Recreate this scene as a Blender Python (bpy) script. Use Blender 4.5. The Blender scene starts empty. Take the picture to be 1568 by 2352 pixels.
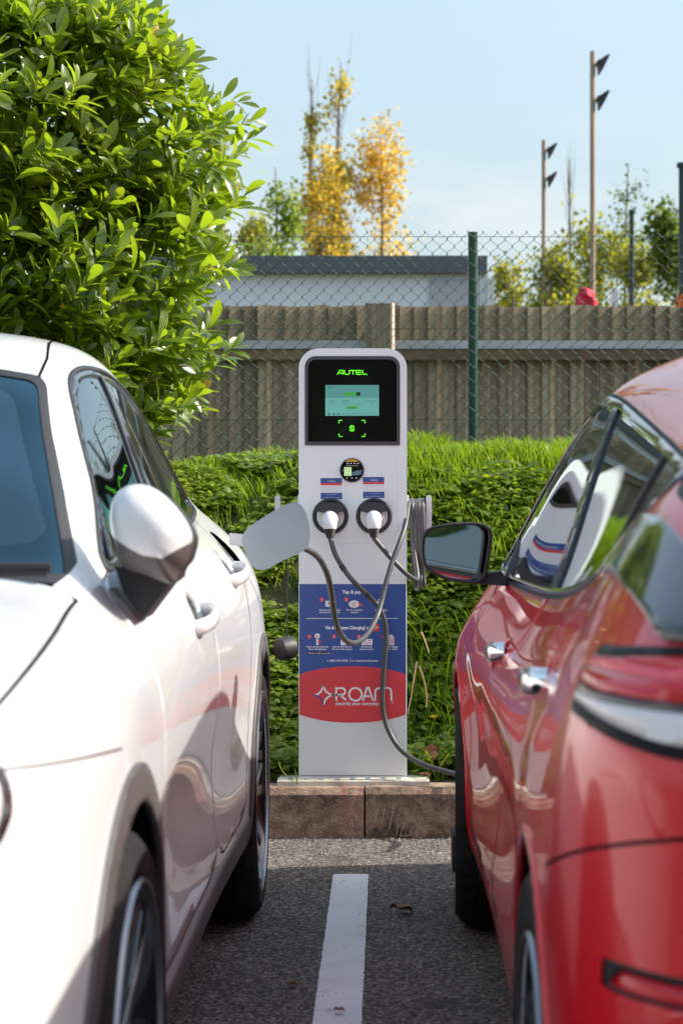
import bpy, bmesh, math, random
import numpy as np
from mathutils import Vector, Matrix, noise as mnoise
R = math.radians
rng = np.random.default_rng(7); random.seed(7)
scene = bpy.context.scene
COL = scene.collection

# ------------------------------------------------------------------ camera, sky, sun, exposure
FPX, VX, VY, CAMZ = 4556.0, 885.0, 1150.0, 1.12      # focal length and principal point in photograph units (1568 x 2352)
cam_d = bpy.data.cameras.new('camera'); cam = bpy.data.objects.new('camera', cam_d); COL.objects.link(cam)
cam.location = (0, 0, CAMZ); cam.rotation_euler = (R(90), 0, 0)
cam_d.sensor_fit = 'VERTICAL'; cam_d.sensor_height = 36.0; cam_d.lens = FPX / 2352 * 36
cam_d.shift_x = -(VX - 784) / 2352; cam_d.shift_y = -(1176 - VY) / 2352
cam_d.clip_start = 0.05; cam_d.clip_end = 3000
cam_d.dof.use_dof = True; cam_d.dof.focus_distance = 6.6; cam_d.dof.aperture_fstop = 5.8; cam_d.dof.aperture_blades = 9
scene.camera = cam
SUN_EL = R(37); SUN_DIR = Vector((math.cos(SUN_EL) * .992, math.cos(SUN_EL) * .125, math.sin(SUN_EL)))
world = bpy.data.worlds.new('World'); scene.world = world; world.use_nodes = True
wn, wl = world.node_tree.nodes, world.node_tree.links
wn.clear()
w_out = wn.new('ShaderNodeOutputWorld'); w_bg = wn.new('ShaderNodeBackground')
w_sky = wn.new('ShaderNodeTexSky'); w_sky.sky_type = 'NISHITA'; w_sky.sun_disc = False
w_sky.sun_elevation = SUN_EL; w_sky.sun_rotation = math.atan2(SUN_DIR.x, SUN_DIR.y)
w_sky.air_density = 1.0; w_sky.dust_density = 2.4; w_sky.ozone_density = .7
w_bg.inputs['Strength'].default_value = 0.15
tc = wn.new('ShaderNodeTexCoord'); sep = wn.new('ShaderNodeSeparateXYZ'); wl.new(tc.outputs['Generated'], sep.inputs[0])
mp = wn.new('ShaderNodeMapping'); mp.inputs['Scale'].default_value = (1, 1, 2.6); wl.new(tc.outputs['Generated'], mp.inputs[0])
nz = wn.new('ShaderNodeTexNoise'); nz.inputs['Scale'].default_value = 5.5; nz.inputs['Detail'].default_value = 7; nz.inputs['Roughness'].default_value = .58
wl.new(mp.outputs[0], nz.inputs['Vector'])
cr = wn.new('ShaderNodeMapRange'); cr.inputs[1].default_value = .44; cr.inputs[2].default_value = .62; wl.new(nz.outputs[0], cr.inputs[0])
em = wn.new('ShaderNodeMapRange'); em.inputs[1].default_value = .20; em.inputs[2].default_value = .09; wl.new(sep.outputs[2], em.inputs[0])   # clouds bank up low
hm = wn.new('ShaderNodeMapRange'); hm.inputs[1].default_value = .62; hm.inputs[2].default_value = .78; hm.inputs[4].default_value = .40
nz2 = wn.new('ShaderNodeTexNoise'); nz2.inputs['Scale'].default_value = 2.6; nz2.inputs['Detail'].default_value = 8
mp2 = wn.new('ShaderNodeMapping'); mp2.inputs['Scale'].default_value = (1, 1, 1.8); mp2.inputs['Location'].default_value = (3.1, .4, 1.7); wl.new(tc.outputs['Generated'], mp2.inputs[0]); wl.new(mp2.outputs[0], nz2.inputs['Vector'])
wl.new(nz2.outputs[0], hm.inputs[0])
mu = wn.new('ShaderNodeMath'); mu.operation = 'MULTIPLY'; wl.new(cr.outputs[0], mu.inputs[0]); wl.new(em.outputs[0], mu.inputs[1])
mx = wn.new('ShaderNodeMath'); mx.operation = 'MAXIMUM'; wl.new(mu.outputs[0], mx.inputs[0]); wl.new(hm.outputs[0], mx.inputs[1])
tint = wn.new('ShaderNodeMixRGB'); tint.blend_type = 'MIX'; tint.inputs[2].default_value = (1.02, 1.26, 1.31, 1)   # thin haze low in the sky
th = wn.new('ShaderNodeMapRange'); th.inputs[1].default_value = .02; th.inputs[2].default_value = .60; th.inputs[3].default_value = .93; th.inputs[4].default_value = .45; wl.new(sep.outputs[2], th.inputs[0]); wl.new(th.outputs[0], tint.inputs[0])
wl.new(w_sky.outputs[0], tint.inputs[1])
cm = wn.new('ShaderNodeMixRGB'); cm.inputs[2].default_value = (2.15, 2.12, 2.1, 1)
wl.new(mx.outputs[0], cm.inputs[0]); wl.new(tint.outputs[0], cm.inputs[1]); wl.new(cm.outputs[0], w_bg.inputs['Color']); wl.new(w_bg.outputs[0], w_out.inputs[0])
sun_d = bpy.data.lights.new('sun', 'SUN'); sun = bpy.data.objects.new('sun', sun_d); COL.objects.link(sun)
sun_d.energy = 2.0; sun_d.angle = R(.55); sun_d.color = (1.0, .945, .86)
sun.location = (8, 6, 12); sun.rotation_euler = SUN_DIR.to_track_quat('Z', 'Y').to_euler()
scene.view_settings.view_transform = 'Standard'; scene.view_settings.look = 'None'
scene.view_settings.exposure = 1.68; scene.view_settings.gamma = 1.0; scene.view_settings.use_curve_mapping = False
scene.render.engine = 'CYCLES'
scene.cycles.max_bounces = 10; scene.cycles.transparent_max_bounces = 12; scene.cycles.use_denoising = True

def P(x, y, Y):
    """photograph point at distance Y -> world"""
    s = FPX / Y
    return Vector(((x - VX) / s, Y, CAMZ - (y - VY) / s))

# ------------------------------------------------------------------ materials
MATS = {}
def mat(name, color=(.5, .5, .5), rough=.5, metal=0.0, coat=0.0, spec=.5, emit=None, estr=0.0, coat_rough=.03):
    m = bpy.data.materials.new(name); m.use_nodes = True
    b = m.node_tree.nodes['Principled BSDF']
    b.inputs['Base Color'].default_value = (*color, 1); b.inputs['Roughness'].default_value = rough; b.inputs['Metallic'].default_value = metal
    b.inputs['Coat Weight'].default_value = coat; b.inputs['Coat Roughness'].default_value = coat_rough; b.inputs['Specular IOR Level'].default_value = spec
    if emit: b.inputs['Emission Color'].default_value = (*emit, 1); b.inputs['Emission Strength'].default_value = estr
    MATS[name] = m; return m
def nodes(m): return m.node_tree.nodes, m.node_tree.links, m.node_tree.nodes['Principled BSDF']
def noise_color(m, stops, scale=8, detail=6, rough=.6, coord='Object', stretch=(1, 1, 1), bump=0, bump_scale=None, bump_dist=.01):
    n, l, b = nodes(m)
    t = n.new('ShaderNodeTexCoord'); mp = n.new('ShaderNodeMapping'); mp.inputs['Scale'].default_value = stretch
    l.new(t.outputs[coord], mp.inputs[0])
    z = n.new('ShaderNodeTexNoise'); z.inputs['Scale'].default_value = scale; z.inputs['Detail'].default_value = detail; z.inputs['Roughness'].default_value = rough
    l.new(mp.outputs[0], z.inputs['Vector'])
    r = n.new('ShaderNodeValToRGB'); e = r.color_ramp.elements
    while len(e) < len(stops): e.new(.5)
    for k, (p, c) in enumerate(stops): e[k].position = p; e[k].color = (*c, 1)
    l.new(z.outputs[0], r.inputs[0]); l.new(r.outputs[0], b.inputs['Base Color'])
    if bump:
        z2 = n.new('ShaderNodeTexNoise'); z2.inputs['Scale'].default_value = bump_scale or scale * 4; z2.inputs['Detail'].default_value = 5
        l.new(mp.outputs[0], z2.inputs['Vector'])
        bp = n.new('ShaderNodeBump'); bp.inputs['Strength'].default_value = bump; bp.inputs['Distance'].default_value = bump_dist
        l.new(z2.outputs[0], bp.inputs['Height']); l.new(bp.outputs[0], b.inputs['Normal'])
    return r
def speckle_rough(m, lo, hi, scale=30):
    n, l, b = nodes(m)
    z = n.new('ShaderNodeTexNoise'); z.inputs['Scale'].default_value = scale; z.inputs['Detail'].default_value = 4
    t = n.new('ShaderNodeTexCoord'); l.new(t.outputs['Object'], z.inputs['Vector'])
    mr = n.new('ShaderNodeMapRange'); mr.inputs[3].default_value = lo; mr.inputs[4].default_value = hi
    l.new(z.outputs[0], mr.inputs[0]); l.new(mr.outputs[0], b.inputs['Roughness'])
def glass(name, tint=(.10, .13, .13), ior=1.52, refl=(1, 1, 1)):
    m = bpy.data.materials.new(name); m.use_nodes = True
    n, l = m.node_tree.nodes, m.node_tree.links; n.clear()
    o = n.new('ShaderNodeOutputMaterial'); mix = n.new('ShaderNodeMixShader'); f = n.new('ShaderNodeFresnel'); f.inputs[0].default_value = ior
    t = n.new('ShaderNodeBsdfTransparent'); t.inputs[0].default_value = (*tint, 1); g = n.new('ShaderNodeBsdfGlossy'); g.inputs['Roughness'].default_value = 0.0; g.inputs[0].default_value = (*refl, 1)
    mu = n.new('ShaderNodeMath'); mu.operation = 'MULTIPLY_ADD'; mu.inputs[1].default_value = 1.25; mu.inputs[2].default_value = .03; mu.use_clamp = True
    l.new(f.outputs[0], mu.inputs[0]); l.new(mu.outputs[0], mix.inputs[0]); l.new(t.outputs[0], mix.inputs[1]); l.new(g.outputs[0], mix.inputs[2]); l.new(mix.outputs[0], o.inputs[0])
    MATS[name] = m; return m
def leafmat(name, stops, rough=.32, trans=.35, scale=2.0, tcol=(.35, .5, .04), spec=.5):
    m = mat(name, rough=rough, spec=spec)
    n, l, b = nodes(m)
    oi = n.new('ShaderNodeAttribute'); oi.attribute_name = 'tone'
    r = n.new('ShaderNodeValToRGB'); e = r.color_ramp.elements
    while len(e) < len(stops): e.new(.5)
    for k, (p, c) in enumerate(stops): e[k].position = p; e[k].color = (*c, 1)
    l.new(oi.outputs['Fac'], r.inputs[0]); l.new(r.outputs[0], b.inputs['Base Color'])
    out = n['Material Output']; tr = n.new('ShaderNodeBsdfTranslucent'); mx = n.new('ShaderNodeMixShader'); mx.inputs[0].default_value = trans
    hs = n.new('ShaderNodeMixRGB'); hs.blend_type = 'MIX'; hs.inputs[0].default_value = .6; hs.inputs[2].default_value = (*tcol, 1)
    l.new(r.outputs[0], hs.inputs[1]); l.new(hs.outputs[0], tr.inputs[0])
    l.new(b.outputs[0], mx.inputs[1]); l.new(tr.outputs[0], mx.inputs[2]); l.new(mx.outputs[0], out.inputs[0])
    return m

white_paint = mat('white_paint', (.66, .665, .66), .42, coat=.8); white_paint.node_tree.nodes['Principled BSDF'].inputs['Coat IOR'].default_value = 1.42
red_paint = mat('red_paint', (.70, .003, .014), .36, metal=.0, spec=.3, coat=.75, coat_rough=.015)
black_gloss = mat('black_gloss', (.012, .013, .014), .12, coat=.6)
black_plastic = mat('black_plastic', (.022, .022, .023), .55); speckle_rough(black_plastic, .45, .7, 60)
grey_clad = mat('grey_cladding', (.075, .07, .068), .55)
rubber = mat('rubber', (.016, .016, .016), .78, spec=.15); noise_color(rubber, [(.3, (.012, .012, .012)), (.75, (.034, .031, .029))], scale=14)
seal = mat('rubber_seal', (.012, .012, .012), .6)
gap_black = mat('gap_black', (.006, .006, .006), .9)
alloy = mat('machined_alloy', (.62, .62, .62), .24, metal=1.0)
alloy_dark = mat('dark_alloy', (.10, .105, .115), .32, metal=.7, coat=.3)
chrome = mat('chrome', (.82, .82, .83), .06, metal=1.0)
mirror_glass = mat('mirror_glass', (.80, .86, .86), .0, metal=1.0)
car_glass = glass('car_glass', (.07, .09, .09), refl=(.88, .97, 1)); screen_glass = glass('windscreen_glass', (.16, .42, .50), refl=(.50, .82, .95))
interior = mat('interior_trim', (.035, .035, .036), .8); fabric = mat('seat_fabric', (.06, .06, .062), .9)
hatch_m = mat('hatch_black', (.010, .011, .011), .42, spec=.10); lip_m = mat('rim_lip', (.30, .30, .31), .3, metal=1.0); strip_m = mat('lamp_strip_red', (.85, .07, .09), .3); frit_m = glass('windscreen_frit', (.0, .012, .015), refl=(.33, .60, .70)); pale_trim = mat('pale_headlining', (.35, .34, .32), .9)
red_lens = mat('red_lens', (.62, .003, .012), .14, spec=.35, coat=.2); clear_lens = mat('clear_lens', (.78, .72, .69), .25, coat=.1)
flap_shaded = mat('flap_white_shaded', (.35, .41, .45), .42, coat=.5)  # the car's white paint with bluish shade put into the colour

# ------------------------------------------------------------------ object helpers
def tag(o, label=None, cat=None, group=None, kind=None):
    if label: o['label'] = label
    if cat: o['category'] = cat
    if group: o['group'] = group
    if kind: o['kind'] = kind
    return o
def empty(name, loc, label=None, cat=None, group=None, kind=None):
    o = bpy.data.objects.new(name, None); COL.objects.link(o); o.location = loc; o.empty_display_size = .1
    return tag(o, label, cat, group, kind)
def link(name, me, material=None, parent=None, loc=None):
    o = bpy.data.objects.new(name, me); COL.objects.link(o)
    if material is not None and not me.materials:
        for m in (material if isinstance(material, (list, tuple)) else [material]): me.materials.append(m)
    if parent is not None:
        o.parent = parent
        p = Vector((0, 0, 0)); q = parent
        while q is not None: p += q.location; q = q.parent
        o.location = (Vector(loc) if loc is not None else Vector((0, 0, 0))) - p
    elif loc is not None: o.location = loc
    return o
def pydata(name, v, f, material=None, parent=None, smooth=False, loc=None):
    me = bpy.data.meshes.new(name); me.from_pydata([tuple(map(float, p)) for p in v], [], [tuple(map(int, q)) for q in f]); me.update()
    if smooth:
        me.polygons.foreach_set('use_smooth', [True] * len(me.polygons))
    return link(name, me, material, parent, loc)
def bmo(name, bm, material=None, parent=None, smooth=None, loc=None):
    me = bpy.data.meshes.new(name)
    bmesh.ops.recalc_face_normals(bm, faces=bm.faces[:])
    bm.to_mesh(me); bm.free()
    if smooth is not None:
        me.polygons.foreach_set('use_smooth', [True] * len(me.polygons))
        if smooth < 179: me.set_sharp_from_angle(angle=R(smooth))
    return link(name, me, material, parent, loc)
class MB:
    """collects shapes that make one part"""
    def __init__(s): s.v = []; s.f = []; s.m = []
    def add(s, v, f, mi=0):
        o = len(s.v); s.v += [tuple(map(float, p)) for p in v]; s.f += [tuple(int(i) + o for i in q) for q in f]; s.m += [mi] * len(f); return s
    def box(s, a, b, mi=0):
        (x0, y0, z0), (x1, y1, z1) = a, b
        return s.add([(x0, y0, z0), (x1, y0, z0), (x1, y1, z0), (x0, y1, z0), (x0, y0, z1), (x1, y0, z1), (x1, y1, z1), (x0, y1, z1)],
                     [(0, 3, 2, 1), (4, 5, 6, 7), (0, 1, 5, 4), (1, 2, 6, 5), (2, 3, 7, 6), (3, 0, 4, 7)], mi)
    def prism(s, poly, d0, d1, axis='y', mi=0):
        """poly of 2D points extruded between d0 and d1 along an axis"""
        n = len(poly)
        def pt(p, d): return (p[0], d, p[1]) if axis == 'y' else ((d, p[0], p[1]) if axis == 'x' else (p[0], p[1], d))
        v = [pt(p, d0) for p in poly] + [pt(p, d1) for p in poly]
        f = [tuple(range(n))[::-1], tuple(range(n, 2 * n))] + [(i, (i + 1) % n, n + (i + 1) % n, n + i) for i in range(n)]
        return s.add(v, f, mi)
    def tube(s, pts, r, n=8, mi=0, caps=True):
        pts = [Vector(p) for p in pts]; rr = r if isinstance(r, (list, tuple, np.ndarray)) else [r] * len(pts)
        up = Vector((0, 0, 1)); rings = []
        t0 = (pts[1] - pts[0]).normalized()
        a = t0.cross(up) if abs(t0.dot(up)) < .95 else t0.cross(Vector((1, 0, 0))); a.normalize()
        for i, p in enumerate(pts):
            t = (pts[min(i + 1, len(pts) - 1)] - pts[max(i - 1, 0)]).normalized()
            a = (a - t * a.dot(t)).normalized(); b = t.cross(a)
            rings.append([p + (a * math.cos(2 * math.pi * k / n) + b * math.sin(2 * math.pi * k / n)) * rr[i] for k in range(n)])
        v = [q for ring in rings for q in ring]
        f = [(i * n + k, i * n + (k + 1) % n, (i + 1) * n + (k + 1) % n, (i + 1) * n + k) for i in range(len(pts) - 1) for k in range(n)]
        if caps: f += [tuple(range(n))[::-1], tuple(range((len(pts) - 1) * n, len(pts) * n))]
        return s.add(v, f, mi)
    def lathe(s, prof, n=32, axis='y', c=(0, 0, 0), mi=0, close=False):
        """prof: (radius, along-axis) pairs"""
        v = []
        for (r, d) in prof:
            for k in range(n):
                a = 2 * math.pi * k / n; ca, sa = r * math.cos(a), r * math.sin(a)
                v.append({'y': (c[0] + ca, c[1] + d, c[2] + sa), 'x': (c[0] + d, c[1] + ca, c[2] + sa), 'z': (c[0] + ca, c[1] + sa, c[2] + d)}[axis])
        f = [(i * n + k, i * n + (k + 1) % n, (i + 1) * n + (k + 1) % n, (i + 1) * n + k) for i in range(len(prof) - 1) for k in range(n)]
        if close: f += [((len(prof) - 1) * n + k, (len(prof) - 1) * n + (k + 1) % n, (k + 1) % n, k) for k in range(n)]
        return s.add(v, f, mi)
    def build(s, name, material=None, parent=None, smooth=None, loc=None, bevel=0, seg=2, solid_fix=True):
        bm = bmesh.new()
        vs = [bm.verts.new(p) for p in s.v]
        for q, mi in zip(s.f, s.m):
            try: fc = bm.faces.new([vs[i] for i in q]); fc.material_index = mi
            except ValueError: pass
        if bevel:
            es = [e for e in bm.edges if len(e.link_faces) == 2 and e.calc_face_angle(0) > .6]
            bmesh.ops.bevel(bm, geom=es, offset=bevel, segments=seg, profile=.5, affect='EDGES', clamp_overlap=True)
        return bmo(name, bm, material, parent, smooth if smooth is not None else (40 if bevel else None), loc)
def smooth_path(pts, n=12, closed=False):
    p = np.array([tuple(q) for q in pts], float); m = len(p); out = []
    rngk = range(m if closed else m - 1)
    for i in rngk:
        p0, p1, p2, p3 = (p[(i - 1) % m], p[i], p[(i + 1) % m], p[(i + 2) % m]) if closed else (p[max(i - 1, 0)], p[i], p[i + 1], p[min(i + 2, m - 1)])
        for k in range(n):
            t = k / n
            out.append(.5 * ((2 * p1) + (-p0 + p2) * t + (2 * p0 - 5 * p1 + 4 * p2 - p3) * t * t + (-p0 + 3 * p1 - 3 * p2 + p3) * t ** 3))
    if not closed: out.append(p[-1])
    return [tuple(q) for q in out]
def rounded(x0, z0, x1, z1, r, n=6):
    """rounded rectangle, counter-clockwise; r = one radius or (bl, br, tr, tl)"""
    rr = r if isinstance(r, (tuple, list)) else (r,) * 4; out = []
    for (cx, cz, a0, q) in ((x0, z0, 180, 0), (x1, z0, 270, 1), (x1, z1, 0, 2), (x0, z1, 90, 3)):
        k = rr[q]
        if k <= 1e-6: out.append((cx, cz)); continue
        ox = cx + (k if q in (0, 3) else -k); oz = cz + (k if q in (0, 1) else -k)
        out += [(ox + k * math.cos(R(a0 + 90 * i / n)), oz + k * math.sin(R(a0 + 90 * i / n))) for i in range(n + 1)]
    return out
def attr_tone(me, vals, domain='FACE'):
    a = me.attributes.new('tone', 'FLOAT', domain); a.data.foreach_set('value', np.asarray(vals, np.float32))
# ------------------------------------------------------------------ setting: ground, car park, kerb, bank
asphalt = mat('asphalt', (.06, .056, .054), .85)
def make_asphalt():
    n, l, b = nodes(asphalt)
    t = n.new('ShaderNodeTexCoord')
    v = n.new('ShaderNodeTexVoronoi'); v.inputs['Scale'].default_value = 150; l.new(t.outputs['Object'], v.inputs['Vector'])
    z = n.new('ShaderNodeTexNoise'); z.inputs['Scale'].default_value = 260; z.inputs['Detail'].default_value = 4; l.new(t.outputs['Object'], z.inputs['Vector'])
    big = n.new('ShaderNodeTexNoise'); big.inputs['Scale'].default_value = 2.2; big.inputs['Detail'].default_value = 6; l.new(t.outputs['Object'], big.inputs['Vector'])
    r = n.new('ShaderNodeValToRGB'); e = r.color_ramp.elements; e[0].position = .1; e[0].color = (.018, .016, .015, 1); e[0].position = .28; e[1].position = .74; e[1].color = (.46, .41, .36, 1)
    e2 = e.new(.52); e2.color = (.095, .085, .078, 1)
    mixv = n.new('ShaderNodeMixRGB'); mixv.inputs[0].default_value = .5; l.new(v.outputs['Color'], mixv.inputs[1]); l.new(z.outputs[0], mixv.inputs[2])
    bw = n.new('ShaderNodeRGBToBW'); l.new(mixv.outputs[0], bw.inputs[0]); l.new(bw.outputs[0], r.inputs[0])
    m2 = n.new('ShaderNodeMixRGB'); m2.blend_type = 'MULTIPLY'; m2.inputs[0].default_value = .55
    br = n.new('ShaderNodeValToRGB'); br.color_ramp.elements[0].position = .3; br.color_ramp.elements[0].color = (.5, .5, .52, 1); br.color_ramp.elements[1].position = .75; br.color_ramp.elements[1].color = (1.25, 1.15, 1.05, 1)
    l.new(big.outputs[0], br.inputs[0]); st = n.new('ShaderNodeTexNoise'); st.inputs['Scale'].default_value = 3.4; st.inputs['Detail'].default_value = 3; stm = n.new('ShaderNodeMapping'); stm.inputs['Location'].default_value = (4.2, 1.3, 0); l.new(t.outputs['Object'], stm.inputs[0]); l.new(stm.outputs[0], st.inputs['Vector'])
    sr = n.new('ShaderNodeMapRange'); sr.inputs[1].default_value = .62; sr.inputs[2].default_value = .74; sr.inputs[4].default_value = .6; l.new(st.outputs[0], sr.inputs[0])
    om = n.new('ShaderNodeMixRGB'); om.inputs[2].default_value = (.02, .019, .018, 1); l.new(sr.outputs[0], om.inputs[0]); l.new(r.outputs[0], om.inputs[1])
    l.new(om.outputs[0], m2.inputs[1]); l.new(br.outputs[0], m2.inputs[2]); l.new(m2.outputs[0], b.inputs['Base Color'])
    bp = n.new('ShaderNodeBump'); bp.inputs['Strength'].default_value = .9; bp.inputs['Distance'].default_value = .006; l.new(bw.outputs[0], bp.inputs['Height']); l.new(bp.outputs[0], b.inputs['Normal'])
make_asphalt()
soil = mat('soil', (.10, .065, .04), .95); noise_color(soil, [(.3, (.045, .028, .017)), (.55, (.12, .075, .045)), (.8, (.22, .15, .10))], scale=22, bump=.8, bump_dist=.01)
KY = 6.58; KTOP = .165
def car_park():
    bm = bmesh.new(); bmesh.ops.create_grid(bm, x_segments=2, y_segments=2, size=.5)
    for v in bm.verts: v.co = (v.co.x * 120, (v.co.y + .5) * (KY + .05 + 70) - 70, 0)
    return tag(bmo('car_park', bm, asphalt), kind='structure')
car_park()
def bank_z(X, Y):
    X = np.asarray(X, float); Y = np.asarray(Y, float)
    left = 1 / (1 + np.exp((X + .35) / .12))
    t = np.clip((Y - 7.10 + .12 * left) / (1.60 + .22 * left), 0, 1)
    s = t * t * (3 - 2 * t); s = .55 * s + .45 * np.sin(t * math.pi / 2) ** 1.1
    top = 1.14 - .09 * left
    z = KTOP - .012 + top * s + np.clip(Y - 8.7, 0, 5) * .012
    return z + .03 * np.sin(X * 3.1 + Y * 1.7) * s + .02 * np.sin(X * 7.3 - Y * 4.1) * s
def terrain():
    xs = np.concatenate([[-300, -120, -40, -15, -8], np.arange(-5, 5.01, .1), [8, 15, 40, 120, 300]])
    ys = np.concatenate([np.arange(KY + .14, 9.6, .08), [10, 11, 12, 13, 14, 16, 20, 30, 60, 120, 300, 900]])
    X, Y = np.meshgrid(xs, ys); Z = bank_z(X, Y)
    v = np.stack([X, Y, Z], -1).reshape(-1, 3); nx = len(xs)
    f = [(j * nx + i, j * nx + i + 1, (j + 1) * nx + i + 1, (j + 1) * nx + i) for j in range(len(ys) - 1) for i in range(nx - 1)]
    earth = mat('bank_earth', (.06, .06, .03), .95); noise_color(earth, [(.32, (.03, .026, .014)), (.55, (.055, .06, .02)), (.8, (.13, .085, .05))], scale=6, bump=.8, bump_dist=.03)
    o = pydata('grass_bank', v, f, earth, smooth=True); return tag(o, kind='structure')
terrain()
def far_ground():
    g = mat('far_ground_earth', (.07, .09, .03), .95)
    bm = bmesh.new(); bmesh.ops.create_grid(bm, x_segments=2, y_segments=2, size=.5)
    for v in bm.verts: v.co = (v.co.x * 4000, v.co.y * 4000, -.05)
    tag(bmo('ground', bm, g), kind='structure')
far_ground()
# kerb: real stones
kerb_m = mat('kerb_concrete', (.2, .13, .09), .9)
def make_kerb_mat():
    n, l, b = nodes(kerb_m)
    r = noise_color(kerb_m, [(.34, (.035, .026, .02)), (.46, (.20, .13, .088)), (.58, (.38, .265, .18)), (.8, (.52, .40, .30))], scale=11, detail=10, rough=.78, bump=.9, bump_scale=150, bump_dist=.004)
    t = n.new('ShaderNodeTexCoord')
    z = n.new('ShaderNodeTexNoise'); z.inputs['Scale'].default_value = 170; z.inputs['Detail'].default_value = 3; l.new(t.outputs['Object'], z.inputs['Vector'])
    q = n.new('ShaderNodeMapRange'); q.inputs[1].default_value = .3; q.inputs[2].default_value = .7; q.inputs[3].default_value = .62; q.inputs[4].default_value = 1.35; l.new(z.outputs[0], q.inputs[0])
    m = n.new('ShaderNodeMixRGB'); m.blend_type = 'MULTIPLY'; m.inputs[0].default_value = 1; l.new(r.outputs[0], m.inputs[1]); l.new(q.outputs[0], m.inputs[2])
    # faded pink paint beside the joint
    s = n.new('ShaderNodeSeparateXYZ'); l.new(t.outputs['Object'], s.inputs[0])
    w = n.new('ShaderNodeTexNoise'); w.inputs['Scale'].default_value = 26; w.inputs['Detail'].default_value = 6; l.new(t.outputs['Object'], w.inputs['Vector'])
    d = n.new('ShaderNodeMath'); d.operation = 'ADD'; d.inputs[1].default_value = .114; l.new(s.outputs[0], d.inputs[0])
    ab = n.new('ShaderNodeMath'); ab.operation = 'ABSOLUTE'; l.new(d.outputs[0], ab.inputs[0])
    g = n.new('ShaderNodeMapRange'); g.inputs[1].default_value = .05; g.inputs[2].default_value = .012; l.new(ab.outputs[0], g.inputs[0])
    wr = n.new('ShaderNodeMapRange'); wr.inputs[1].default_value = .42; wr.inputs[2].default_value = .66; wr.inputs[4].default_value = .75; l.new(w.outputs[0], wr.inputs[0])
    mm = n.new('ShaderNodeMath'); mm.operation = 'MULTIPLY'; l.new(g.outputs[0], mm.inputs[0]); l.new(wr.outputs[0], mm.inputs[1])
    p = n.new('ShaderNodeMixRGB'); p.inputs[2].default_value = (.40, .15, .16, 1); l.new(mm.outputs[0], p.inputs[0]); l.new(m.outputs[0], p.inputs[1]); l.new(p.outputs[0], b.inputs['Base Color'])
make_kerb_mat()
kerb = tag(empty('kerb', (0, KY, 0)), kind='structure')
for k in range(-6, 7):
    x0 = -.069 + k * .914; dz = random.uniform(-.003, .003); dy = random.uniform(-.003, .003)
    b = MB().prism([(KY + dy, -.04), (KY + .145, -.04), (KY + .145, KTOP + dz), (KY + .028 + dy, KTOP + dz), (KY + .008 + dy, KTOP - .02 + dz)], x0 + .003, x0 + .911, 'x')
    b.build('kerb_stone', kerb_m, kerb, bevel=.006)
scr = mat('kerb_scratch', (.42, .36, .30), .9)
sb = MB()
for (xa, ya, xb, yb, w) in ((868, 1858, 862, 1885, 2), (884, 1855, 876, 1890, 2), (905, 1852, 893, 1905, 2.5), (914, 1892, 910, 1920, 2), (928, 1890, 918, 1921, 2.2), (918, 1921, 934, 1919, 2.2), (948, 1899, 940, 1920, 2), (960, 1896, 953, 1922, 2.2), (951, 1836, 990, 1860, 1.3), (990, 1860, 1035, 1884, 1.3), (800, 1890, 815, 1920, 2), (806, 1880, 812, 1900, 3)):
    a = P(xa, ya, KY - .006); c = P(xb, yb, KY - .006); d = (c - a); nrm = Vector((-d.z, 0, d.x)).normalized() * (w / 692 / 2)
    a.y = c.y = KY - .0045
    sb.add([a - nrm, c - nrm, c + nrm, a + nrm], [(0, 1, 2, 3)])
sb.build('scratch_marks', scr, kerb)
# gutter band beside the kerb: worn, browner asphalt
# parking line
paint = mat('line_paint', (.62, .635, .64), .65)
noise_color(paint, [(.25, (.42, .43, .43)), (.40, (.72, .73, .735)), (.7, (.80, .81, .815))], scale=7, detail=8, bump=.4, bump_scale=220, bump_dist=.002)
def worn_paint():
    n, l, b = nodes(paint); src = b.inputs['Base Color'].links[0].from_socket; t = n.new('ShaderNodeTexCoord')
    z = n.new('ShaderNodeTexNoise'); z.inputs['Scale'].default_value = 95; z.inputs['Detail'].default_value = 4; l.new(t.outputs['Object'], z.inputs['Vector'])
    y = n.new('ShaderNodeTexNoise'); y.inputs['Scale'].default_value = 5; y.inputs['Detail'].default_value = 4; l.new(t.outputs['Object'], y.inputs['Vector'])
    a = n.new('ShaderNodeMath'); a.operation = 'ADD'; l.new(z.outputs[0], a.inputs[0]); l.new(y.outputs[0], a.inputs[1])
    q = n.new('ShaderNodeMapRange'); q.inputs[1].default_value = 1.24; q.inputs[2].default_value = 1.30; q.inputs[4].default_value = .8; l.new(a.outputs[0], q.inputs[0])
    m = n.new('ShaderNodeMixRGB'); m.inputs[2].default_value = (.12, .115, .11, 1); l.new(q.outputs[0], m.inputs[0]); l.new(src, m.inputs[1]); l.new(m.outputs[0], b.inputs['Base Color'])
worn_paint()
def parking_line(X0, X1, Y0, Y1, seed):
    r = random.Random(seed); N = 260; L = []; Rr = []
    for i in range(N + 1):
        y = Y0 + (Y1 - Y0) * i / N
        L.append((X0 + r.uniform(-.0011, .0011), y)); Rr.append((X1 + r.uniform(-.0011, .0011), y))
    top = [(X0 + .01, Y1 + .006), (X1 - .01, Y1 + .006)]
    v = [(x, y, .004) for (x, y) in L] + [(x, y, .004) for (x, y) in Rr] + [(x, y, .004) for (x, y) in top]
    f = [(i, N + 1 + i, N + 2 + i, i + 1) for i in range(N)] + [(N, 2 * N + 1, 2 * N + 3, 2 * N + 2)]
    o = pydata('parking_line', v, f, paint); return tag(o, kind='structure')
parking_line(-.156, -.051, .4, 5.925, 1); parking_line(-2.56, -2.455, .4, 5.925, 2); parking_line(2.25, 2.355, .4, 5.925, 3)

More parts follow.
